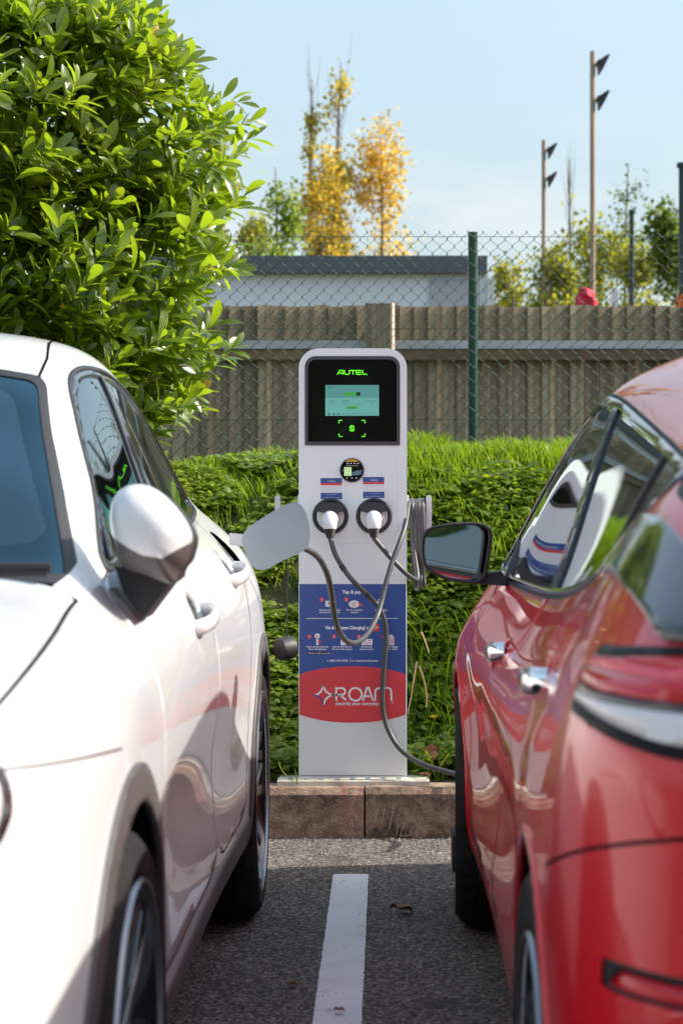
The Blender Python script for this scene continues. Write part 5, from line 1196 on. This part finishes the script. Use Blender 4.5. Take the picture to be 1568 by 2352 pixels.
# dandelion
fp = P(995, 1650, 7.0); fl_ = empty('dandelion', (fp.x, fp.y, float(bank_z(fp.x, fp.y))), 'yellow dandelion flower on the bank beside the red car', 'flower')
b = MB(); rr = random.Random(2)
for k in range(26):
    a = k * 2.399; l = .017 * (1 - .3 * (k / 26)); e = .25 + .8 * k / 26; ca, sa = math.cos(a), math.sin(a); px, py = -sa * .0034, ca * .0034
    t = Vector((ca * math.cos(e), sa * math.cos(e), math.sin(e))) * l
    b.add([(fp.x - px, fp.y - py, fp.z), (fp.x + px, fp.y + py, fp.z), (fp.x + t.x + px, fp.y + t.y + py, fp.z + t.z), (fp.x + t.x - px, fp.y + t.y - py, fp.z + t.z)], [(0, 1, 2, 3)])
b.build('flower_head', mat('dandelion_yellow', (.80, .60, .01), .6), fl_)
b = MB(); b.tube(smooth_path([(fp.x + .01, fp.y + .03, float(bank_z(fp.x, fp.y)) - .01), (fp.x + .006, fp.y + .01, fp.z - .05), (fp.x, fp.y, fp.z)], 5), .0022, 6); b.build('stem', herb_m, fl_, smooth=60)
# dry stalks
straw = mat('dry_stalk', (.36, .24, .12), .9)
for pts, lab in ((((957, 1520), (950, 1560), (944, 1600), (936, 1640)), 'dry brown stalk leaning beside the post below the blue panel'), (((962, 1530), (973, 1560), (980, 1600), (978, 1625)), 'dry bent twig right of the taller dry stalk'), (((668, 1640), (690, 1615), (712, 1580)), 'dry stalk lying behind the white car beside the post'), (((967, 1452), (975, 1470), (985, 1500)), 'yellowed thin stalk below the red car mirror')):
    w = [P(x, y, 7.02 - .02 * i) for i, (x, y) in enumerate(pts)]; b = MB(); pp = smooth_path(w, 5); b.tube(pp, np.linspace(.004, .002, len(pp)), 6); o = b.build('dry_stalk', straw, None, smooth=60); tag(o, lab, 'stalk')
# fallen leaves on the tarmac and by the post
dead = mat('dead_leaf', (.26, .12, .04), .7); noise_color(dead, [(.3, (.13, .055, .02)), (.7, (.36, .19, .075))], scale=40)
def fallen(x, y, L, rot, label, ground=0.004, Y=None, seed=0, tilt=.1):
    Yg = Y or FPX * (CAMZ - ground) / (y - VY); p = P(x, y, Yg); r = random.Random(seed); prof = [(0, .04), (.15, .22), (.35, .42), (.55, .36), (.7, .46), (.85, .22), (1, .02)]; v = []; f = []
    for i, (t, w) in enumerate(prof):
        zc = .16 * math.sin(t * 3.1) + .08 * math.sin(t * 9)
        v += [(-w * r.uniform(.8, 1.1), t - .5, zc + .16 + .12 * r.random()), (0, t - .5, zc), (w * r.uniform(.8, 1.1), t - .5, zc + .10 + .15 * r.random())]
    for i in range(len(prof) - 1): a = i * 3; f += [(a, a + 1, a + 4, a + 3), (a + 1, a + 2, a + 5, a + 4)]
    vv = np.array(v) * L; zmin = vv[:, 2].min(); vv[:, 2] -= zmin
    o = pydata('fallen_leaf', vv, f, dead, smooth=True); o.rotation_euler = (tilt, 0, rot); o.location = (p.x, p.y, p.z + .002); return tag(o, label, 'leaf', 'fallen leaves')
fallen(920, 2096, .062, R(75), 'large curled brown leaf on the tarmac right of the white line', seed=1)
fallen(671, 2264, .027, R(60), 'small tan leaf on the tarmac left of the white line', seed=2)
fallen(778, 2325, .024, R(98), 'small brown leaf lying on the white line', ground=.008, seed=3)
fallen(988, 1731, .06, R(10), 'upright brown leaf in the weeds above the kerb', Y=6.86, seed=4, tilt=1.2)
fallen(975, 1788, .05, R(40), 'brown leaf on the soil beside the post footing', Y=6.80, seed=5)
# thin blades at the left foot of the post
for pts, lab in ((((640, 1750), (648, 1770), (672, 1795)), 'pale green grass blade bent over the kerb by the post'), (((682, 1800), (681, 1785), (676, 1765)), 'short green grass blade upright at the kerb')):
    w = [P(x, y, 6.66) for x, y in pts]; pp = smooth_path(w, 5); b = MB(); b.tube(pp, np.linspace(.003, .0012, len(pp)), 5); o = b.build('grass_blade', grass_m, None, smooth=60); attr_tone(o.data, [.8] * len(o.data.polygons)); tag(o, lab, 'grass blade')

# shrub added out of view on the right, shaped to shade the lower bank
def shade_shrub(c, rad, N, seed):
    r = np.random.default_rng(seed); z0_ = float(bank_z(c[0], c[1])); root = empty('shrub', (c[0], c[1], z0_), 'added green shrub out of view right of the red car, shading the bank', 'shrub'); V, F, T = [], [], []; LV, LF = leaf_mesh(); o = 0; b = MB()
    for k in range(N):
        d = r.normal(0, 1, 3); d /= np.linalg.norm(d); p = np.array([0, 0, rad[2] + .1]) + d * np.array(rad) * (1 - .5 * r.random() ** 2) * (.88 + .2 * mnoise.noise(Vector(d * 2.3)))
        B = basis(d + r.normal(0, .5, 3) + np.array([0, 0, .3]), np.array([.1, -.2, .9]) + r.normal(0, .4, 3)); V.append(p + (LV * r.uniform(.07, .12)) @ B.T); F += [tuple(q + o for q in f) for f in LF]; T += [float(np.clip(r.normal(.5, .2), 0, .95))] * len(LF); o += len(LV)
        if k % 120 == 0: b.tube(smooth_path([(0, 0, -.05), tuple(p * .5 + np.array([0, 0, .1])), tuple(p)], 4), [.02] * 3 + [.012] * 3 + [.006] * 3, 5)
    me = bpy.data.meshes.new('foliage'); me.from_pydata(np.concatenate(V).tolist(), [], F); attr_tone(me, T); me.materials.append(laurel_leaf); ob = bpy.data.objects.new('foliage', me); COL.objects.link(ob); ob.parent = root; ob['kind'] = 'stuff'
    ob = b.build('branches', bark, None, smooth=60); ob.parent = root
shade_shrub((2.95, 7.66), (.75, .58, 1.10), 4800, 51)
# ------------------------------------------------------------------ fences
green_paint = mat('green_coating', (.008, .055, .035), .35, coat=.3); wire_m = mat('green_wire', (.05, .10, .07), .45, spec=.35)
FY = 9.6; FTOP = CAMZ + 615 / (FPX / FY) - .004
cf = empty('chain_link_fence', (0, FY, 1.3), 'green chain link fence along the top of the grass bank', 'fence')
pX = (1086 - VX) / (FPX / FY)
for k in range(-2, 3):
    b = MB(); xx = pX + 2.62 * k; b.tube([(xx, FY + .035, 1.1), (xx, FY + .035, FTOP + .004)], .0235, 16); b.tube([(xx, FY + .035, FTOP + .003), (xx, FY + .035, FTOP + .012)], .0245, 16); b.build('fence_post', green_paint, cf, smooth=50)
def chainlink():
    b = MB(); dw = .0700; dh = .0700; zt = FTOP + .008; zb_ = 1.18; n = int((zt - zb_) / (dh / 2)); r = .0015
    v, f = [], []; o = 0; S = 5
    pw = dw / 2; cols = int(10.5 / pw)
    for c in range(-cols // 2, cols // 2 + 1):
        xc = c * pw
        for s in (0,):
            pts = []
            for k in range(n + 1):
                z = zt - k * dh / 2; sd = 1 if (k + c) % 2 else -1
                x = xc + sd * pw / 2 + (.0015 if sd > 0 else -.0015)
                pts += [(x, FY - .0022, z + .003), (x, FY + .0022, z - .003)] if k else [(x - .004, FY, z + .006), (x, FY + .001, z - .003)]
            rings = []
            for (x, y, z) in pts:
                for q in range(S):
                    a = 6.2832 * q / S; v.append((x + r * math.cos(a), y + r * math.sin(a) * .7, z + r * math.sin(a) * .75))
            for k in range(len(pts) - 1):
                for q in range(S): f.append((o + k * S + q, o + k * S + (q + 1) % S, o + (k + 1) * S + (q + 1) % S, o + (k + 1) * S + q))
            o += len(pts) * S
    b.add(v, f)
    ob = b.build('wire_mesh', wire_m, cf, smooth=60); ob['kind'] = 'stuff'
    lw = MB()
    for z in (FTOP - .014, FTOP - .46, FTOP - .9): lw.tube([(-5.25, FY + .004, z), (5.25, FY + .004, z)], .0014, 5)
    lw.build('line_wire', wire_m, cf)
chainlink()
WY = 14.0; wt = CAMZ + 447 / (FPX / WY)
wood = mat('fence_wood', (.14, .12, .085), .9)
noise_color(wood, [(.28, (.15, .115, .065)), (.5, (.30, .24, .145)), (.72, (.42, .345, .235))], scale=6, stretch=(5, 5, .35), detail=8, bump=.5, bump_scale=30)
n_, l_, b_ = nodes(wood); oi_ = n_.new('ShaderNodeObjectInfo'); mr_ = n_.new('ShaderNodeMapRange'); mr_.inputs[3].default_value = .62; mr_.inputs[4].default_value = 1.25; l_.new(oi_.outputs['Random'], mr_.inputs[0])
mm_ = n_.new('ShaderNodeMixRGB'); mm_.blend_type = 'MULTIPLY'; mm_.inputs[0].default_value = 1; src_ = b_.inputs['Base Color'].links[0].from_socket; l_.new(src_, mm_.inputs[1]); l_.new(mr_.outputs[0], mm_.inputs[2]); l_.new(mm_.outputs[0], b_.inputs['Base Color'])
rail_m = mat('fence_rail', (.24, .23, .21), .85); noise_color(rail_m, [(.3, (.36, .36, .35)), (.7, (.55, .55, .55))], scale=5, stretch=(.3, 1, 3)); sunlit_wood = mat('sunlit_batten', (.52, .42, .32), .85)
dark_rail = mat('fence_rail_brown', (.10, .07, .04), .9); noise_color(dark_rail, [(.3, (.13, .085, .045)), (.7, (.24, .17, .09))], scale=4, stretch=(.3, 1, 3))
wf = empty('wooden_fence', (0, WY, 1.3), 'weathered vertical board fence behind the chain link fence', 'fence')
S14 = FPX / WY
def X14(x): return (x - VX) / S14
def Z14(y): return CAMZ - (y - VY) / S14
bvar = []
for k in range(6):
    b = MB(); th = random.uniform(.010, .016)
    b.add([(0, -.012, 0), (.112, .016, 0), (.112, .022, 0), (0, th, 0), (0, -.012, 1), (.112, .016, 1), (.112, .022, 1), (0, th, 1)], [(0, 1, 2, 3), (7, 6, 5, 4), (0, 4, 5, 1), (1, 5, 6, 2), (2, 6, 7, 3), (3, 7, 4, 0)])
    bm = bmesh.new(); [bm.verts.new(p) for p in b.v]; bm.verts.ensure_lookup_table(); [bm.faces.new([bm.verts[i] for i in q]) for q in b.f]; me = bpy.data.meshes.new('fence_board'); bm.to_mesh(me); bm.free(); me.materials.append(wood); bvar.append(me)
x = -6.0; k = 0
while x < 6.4:
    panel_shift = -.03 if x < X14(838) else 0
    o = bpy.data.objects.new('fence_board', bvar[k % 6]); COL.objects.link(o); o.parent = wf; h = wt - 1.15 + random.uniform(-.008, .008)
    o.location = (x, random.uniform(-.003, .003) + panel_shift, 1.15 - 1.3); o.scale = (1, 1, h); x += .100; k += 1
b = MB(); b.box((-6.1, WY - .085, Z14(803)), (6.5, WY - .036, Z14(784))); b.build('fence_rail', rail_m, wf, bevel=.004)
b = MB(); b.box((-6.1, WY - .075, Z14(828)), (6.5, WY - .036, Z14(806))); b.build('fence_rail', dark_rail, wf, bevel=.004)
b = MB(); b.box((X14(838), WY - .14, 1.1), (X14(893), WY - .05, Z14(701))); b.build('fence_post', wood, wf, bevel=.006)
b = MB(); c_, s_ = math.cos(R(-28)), math.sin(R(-28)); q = [(-.014, -.02), (.014, -.02), (.014, .02), (-.014, .02)]; b.prism([(X14(899) + a * c_ - d * s_, WY - .12 + a * s_ + d * c_) for a, d in q], 1.2, Z14(700), 'z'); b.build('batten', sunlit_wood, wf)  # narrow batten beside the post, its sunlit brightness put into the wood colour
# ------------------------------------------------------------------ low building beyond
BY = 22.0; S22 = FPX / BY
def B22(x, y): return ((x - VX) / S22, CAMZ - (y - VY) / S22)
wall_m = mat('render_wall', (.42, .425, .45), .8); noise_color(wall_m, [(.3, (.76, .77, .79)), (.7, (.82, .83, .85))], scale=2); roof_m = mat('flat_roof_edge', (.11, .115, .125), .6)
bl_ = empty('low_building', (B22(800, 0)[0], BY, 0), 'low grey flat roofed building beyond the wooden fence', 'building')
b = MB(); b.box((B22(330, 0)[0], BY, -.05), (B22(1121, 0)[0], BY + 6, B22(0, 624)[1])); b.build('wall', wall_m, bl_)
b = MB(); b.box((B22(322, 0)[0], BY - .12, B22(0, 629)[1]), (B22(1117, 0)[0], BY + 6.1, B22(0, 590)[1])); b.build('roof', roof_m, bl_, bevel=.05)
b = MB(); b.box((B22(1122, 0)[0], BY - .06, -.05), (B22(1133, 0)[0], BY + .02, B22(0, 640)[1])); b.build('corner_trim', mat('trim_white', (.7, .68, .62), .6), bl_)
b = MB(); b.box((B22(985, 0)[0], BY - .02, .3), (B22(1100, 0)[0], BY - .003, B22(0, 640)[1])); b.build('wall_panel', mat('panel_grey', (.47, .48, .50), .7), bl_)
# ------------------------------------------------------------------ floodlight poles, posts, far oddments
steel = mat('weathered_pole', (.26, .20, .15), .7); noise_color(steel, [(.3, (.28, .18, .12)), (.7, (.50, .36, .25))], scale=3, stretch=(1, 1, .2)); lamp_m = mat('lamp_black', (.02, .022, .025), .5); dark_green = mat('dark_green_post', (.012, .03, .026), .5)
def floodlight(x, ytop, Y, label, s):
    p = P(x, ytop, Y); root = empty('floodlight_pole', (p.x, Y, 0), label, 'floodlight', 'floodlight poles beyond the fence')
    b = MB(); b.tube([(p.x + .02, Y, -.05), (p.x + .02, Y, 4.4)], .105, 12); b.build('pole_base', steel, root, smooth=50)
    b = MB(); b.tube([(p.x, Y, 4.4), (p.x, Y, p.z)], .055, 12); b.build('pole', steel, root, smooth=50)
    for dz in (.30, 1.02):
        z = p.z - dz; b = MB(); b.tube([(p.x, Y, z + .04), (p.x + .14, Y - .03, z + .04)], .035, 8); lm_ = b.build('bracket', steel, root)
        b = MB(); pr = [(p.x + .11, z + .06), (p.x + .20, z + .10), (p.x + .40, z + .25), (p.x + .45, z + .22), (p.x + .33, z - .06), (p.x + .22, z - .26), (p.x + .18, z - .25), (p.x + .16, z - .05)]
        pr = [(p.x + .07 + (a - p.x - .11) * .74, z + .03 + (c - z) * .66) for a, c in pr]; b.prism(pr, Y - .25, Y + .20, 'y'); b.build('lamp_head', lamp_m, root, bevel=.02)
floodlight(1360, 118, 40, 'tall floodlight pole with two lamp heads right of the green fence post', 1); floodlight(1248, 322, 50, 'shorter looking floodlight pole farther away, left of the taller one', 1)
def court_post(x, ytop, Y, r, label):
    p = P(x, ytop, Y); b = MB(); b.tube([(p.x, Y, -.05), (p.x, Y, p.z)], r, 12); b.tube([(p.x, Y, p.z), (p.x, Y, p.z + .06)], r * 1.5, 12); o = b.build('fence_post', dark_green, None, smooth=50); o.name = 'court_post'; tag(o, label, 'post', 'dark court posts')
court_post(1450, 490, 34, .038, 'thin dark green post between the tall floodlight and the right edge'); court_post(1566, 385, 26, .05, 'thick dark post at the right edge above the fence')
def bundle(pts, Y, m, label, depth):
    o = [(P(x, y, Y).x, P(x, y, Y).z) for x, y in pts]; o = [(a, c) for a, c, _ in smooth_path([(a, c, 0) for a, c in o], 4, closed=True)]
    root = empty('cloth_bundle', (o[0][0], Y, 0)); v1, f1 = dome('b', o, Y, depth, None, None, -1, 9, .8); v2, f2 = dome('b', o, Y, depth, None, None, 1, 9, .8)
    v = [(a + .02 * math.sin(c * 60 + b * 20), b + .03 * math.sin(a * 45 + c * 30), c) for a, b, c in v1]; me = MB().add(v, f1).add(v2, f2); ob = me.build('cloth', m, root, smooth=180); bm = bmesh.new(); bm.from_mesh(ob.data); bmesh.ops.remove_doubles(bm, verts=bm.verts[:], dist=.001); bmesh.ops.recalc_face_normals(bm, faces=bm.faces[:]); bm.to_mesh(ob.data); bm.free()
    # it rests on a stand hidden by the fence
    b = MB(); zlo = min(c for _, c in o); b.tube([(np.mean([a for a, _ in o]), Y, -.05), (np.mean([a for a, _ in o]), Y, zlo + .05)], .06, 8); b.build('stand', dark_green, root)
    return tag(root, label, 'cloth')
bundle(((1323, 720), (1322, 690), (1330, 668), (1345, 660), (1358, 668), (1368, 690), (1371, 720)), 20, mat('red_cloth', (.75, .03, .06), .7), 'red cloth bundle peeking over the fence below the tall floodlight', .13)
bundle(((1554, 715), (1554, 690), (1562, 674), (1575, 670), (1590, 690), (1592, 715)), 20, mat('orange_cloth', (.75, .16, .03), .7), 'orange cloth bundle above the fence at the right edge', .1)
b = MB(); p = P(1410, 662, 20); b.prism([(p.x - .035, .0), (p.x + .035, .0), (p.x + .03, p.z - .04), (p.x + .015, p.z), (p.x - .015, p.z), (p.x - .03, p.z - .04)], 19.96, 20.04, 'y'); tag(b.build('white_marker', mat('marker_white', (.7, .7, .7), .6), None, bevel=.01), 'small white marker post above the fence right of the red cloth', 'marker post')
# ------------------------------------------------------------------ trees
tree_bark = mat('tree_bark', (.20, .16, .13), .9)
def tree(label, px, ytop, Y, halfw, kind, stops, tcol, seed, leaf=.16, N=2600, bare=0.0, ybot=720, group='trees beyond the fence', shape='oval', dens=1.0):
    r = np.random.default_rng(seed); s = FPX / Y; top = P(px, ytop, Y); X, H = top.x, top.z; wr_ = halfw / s; zb0 = .8
    root = empty('tree', (X, Y, 0), label, 'tree', group)
    m = leafmat('leaf_' + kind, stops, rough=.6, trans=.7, tcol=tcol)
    tb = MB(); tp = smooth_path([(X, Y, -.05), (X + r.normal(0, .08), Y, H * .35), (X + r.normal(0, .1), Y, H * .7), (X, Y, H * .985)], 6); tr_ = H * .008 + .015
    tb.tube(tp, np.linspace(tr_, .012, len(tp)), 8); ends = []
    nl = 26 if shape != 'poplar' else 34
    for k in range(nl):
        t = r.uniform(.08, .93); z = H * t; a = r.uniform(0, 6.28)
        if shape == 'poplar': R_ = wr_ * min(1, 1.7 * (1 - t)) * r.uniform(.5, 1); rise = R_ * r.uniform(1.6, 3.2)
        else: R_ = wr_ * math.sqrt(max(.05, 1 - (2 * t - 1.05) ** 2)) * r.uniform(.55, 1); rise = R_ * r.uniform(.2, .9)
        e = (X + math.cos(a) * R_, Y + math.sin(a) * R_, min(z + rise, H * .99)); pts = smooth_path([(X, Y, z), (X + math.cos(a) * R_ * .5, Y + math.sin(a) * R_ * .5, z + rise * .35), e], 4)
        tb.tube(pts, np.linspace(tr_ * .4 * (1 - t * .7), .006, len(pts)), 5); ends.append((np.array(e), z / H)); 
        for q in range(4):
            u = r.uniform(.4, 1); c = np.array(pts[int(u * (len(pts) - 1))]); dv = np.array([r.normal(0, .5), r.normal(0, .5), r.uniform(.3, 1.4)]) * wr_ * .35; tb.tube([tuple(c), tuple(c + dv)], [.010, .004], 4); ends.append((c + dv, z / H))
    if bare or not N:
        for q in range(46):
            t = r.uniform(.42, .95); a = r.uniform(0, 6.28); R_ = wr_ * (1.35 - t) * r.uniform(.3, 1.4); c = np.array([X, Y, H * t]); e = c + np.array([math.cos(a) * R_, math.sin(a) * R_, H * r.uniform(.05, .13)])
            tb.tube(smooth_path([tuple(c), tuple(c + (e - c) * np.array([.7, .7, .4])), tuple(e)], 3), np.linspace(.0085, .004, 7), 4)
    tb.build('trunk', tree_bark, root, smooth=60)
    if N:
        cl = [e for e in ends if not (e[1] > 1 - bare and r.random() > .12)]
        V, F, T = [], [], []; o = 0
        for k in range(int(N * dens * 2.2)):
            e, t = cl[r.integers(len(cl))]; c = e + r.normal(0, 1, 3) * np.array([.22, .22, .34]) * max(wr_, .5); d = r.normal(0, 1, 3); d /= np.linalg.norm(d); nn = r.normal(0, 1, 3); B = basis(d, nn); L = leaf * .8 * r.uniform(.6, 1.3)
            q = np.array([(0, 0, 0), (.38, .5, .06), (0, 1, 0), (-.38, .5, .06)]) * L; V.append(c + q @ B.T); F.append((o, o + 1, o + 2, o + 3)); o += 4
            T.append(float(np.clip(.5 + .35 * math.sin(e[0] * 3.1 + e[2] * 2.3) + r.normal(0, .18), 0, 1)))
        me = bpy.data.meshes.new('crown'); me.from_pydata((np.concatenate(V) - np.array(root.location)).tolist(), [], F); attr_tone(me, T); me.materials.append(m); ob = bpy.data.objects.new('crown', me); COL.objects.link(ob); ob.parent = root; ob['kind'] = 'stuff'
lime = [(0, (.09, .13, .012)), (.5, (.20, .22, .02)), (1, (.42, .34, .03))]; gr = [(0, (.14, .20, .03)), (.5, (.27, .35, .05)), (1, (.44, .46, .09))]; gy = [(0, (.20, .25, .05)), (.5, (.36, .37, .07)), (1, (.58, .52, .10))]; ye = [(0, (.45, .36, .05)), (.5, (.70, .52, .09)), (1, (.82, .66, .22))]; dk_ = [(0, (.03, .05, .012)), (.5, (.07, .10, .02)), (1, (.18, .18, .03))]; ol = [(0, (.09, .12, .02)), (.5, (.19, .22, .03)), (1, (.38, .34, .05))]
tree('yellow green tree top showing just past the edge of the laurel', 488, 190, 45, 38, 'lime', lime, (.6, .55, .03), 31, .15, 3000, shape='poplar')
tree('fresh green tree beside the laurel, left of the poplars', 632, 372, 50, 62, 'green', gr, (.4, .5, .04), 32, .17, 3200)
tree('poplar with bare grey top behind the left part of the green tree', 716, 165, 60, 34, 'poplar_a', gy, (.7, .5, .03), 33, .17, 1500, bare=.42, shape='poplar')
tree('tallest poplar, green and gold with thin leafy spire', 782, 128, 60, 60, 'poplar_b', gy, (.75, .5, .03), 34, .18, 4600, bare=.30, shape='poplar')
tree('golden yellow autumn tree right of the poplars', 872, 268, 60, 74, 'gold', ye, (.9, .55, .04), 35, .18, 2900, dens=.6)
tree('low yellow green tree in front of the poplars', 742, 330, 58, 66, 'gold_low', gy, (.85, .5, .04), 36, .17, 3000)
tree('low olive green tree against the laurel edge', 585, 480, 52, 46, 'olive', ol, (.5, .5, .04), 46, .16, 1800)
tree('yellow green bush right of the low building', 1180, 600, 48, 60, 'bush_a', lime, (.6, .55, .03), 37, .16, 2200)
tree('broad green bush behind the shorter floodlight', 1262, 575, 50, 70, 'bush_b', ol, (.45, .45, .03), 38, .18, 2800)
tree('broad olive tree behind the tall floodlight', 1375, 515, 52, 88, 'bush_c', ol, (.45, .45, .03), 39, .19, 3600)
tree('green bush between tall floodlight and thin dark post', 1450, 560, 48, 60, 'bush_d', ol, (.45, .45, .03), 40, .18, 2200)
tree('thin bare poplar between the two floodlights', 1306, 352, 65, 26, 'bare', ol, (.4, .4, .03), 41, .1, 0, shape='poplar')
tree('sparse small leaved tree above the thin dark post', 1442, 362, 58, 52, 'sparse', dk_, (.2, .3, .03), 42, .15, 420)
tree('dark green tree at the right edge above the fence', 1545, 458, 42, 66, 'dark', dk_, (.25, .35, .03), 43, .16, 2300)

# wood behind the car park, seen only in the glass and paint
def wood_behind():
    r = np.random.default_rng(77); m = leafmat('leaf_wood', [(0, (.03, .06, .012)), (.5, (.07, .12, .02)), (1, (.14, .18, .03))], rough=.6, trans=.3, tcol=(.3, .45, .04)); V, F, T = [], [], []; o = 0
    for k in range(46):
        X = -46 + 2 * k + r.uniform(-1, 1); Y = -26 + r.uniform(-4, 4); H = r.uniform(5, 9); W_ = r.uniform(1.8, 3.2)
        for q in range(230):
            d = r.normal(0, 1, 3); d /= np.linalg.norm(d); c = np.array([X, Y, H * .52]) + d * np.array([W_, W_, H * .5]) * r.uniform(.6, 1); B = basis(r.normal(0, 1, 3), r.normal(0, 1, 3)); L = r.uniform(.5, 1.0)
            V.append(c + (np.array([(0, 0, 0), (.45, .5, .1), (0, 1, 0), (-.45, .5, .1)]) * L) @ B.T); F.append((o, o + 1, o + 2, o + 3)); o += 4; T.append(float(np.clip(r.normal(.4, .2), 0, 1)))
    me = bpy.data.meshes.new('distant_wood'); me.from_pydata(np.concatenate(V).tolist(), [], F); attr_tone(me, T); tag(link('distant_wood', me, m), 'green wood behind the car park', kind='stuff')
wood_behind()
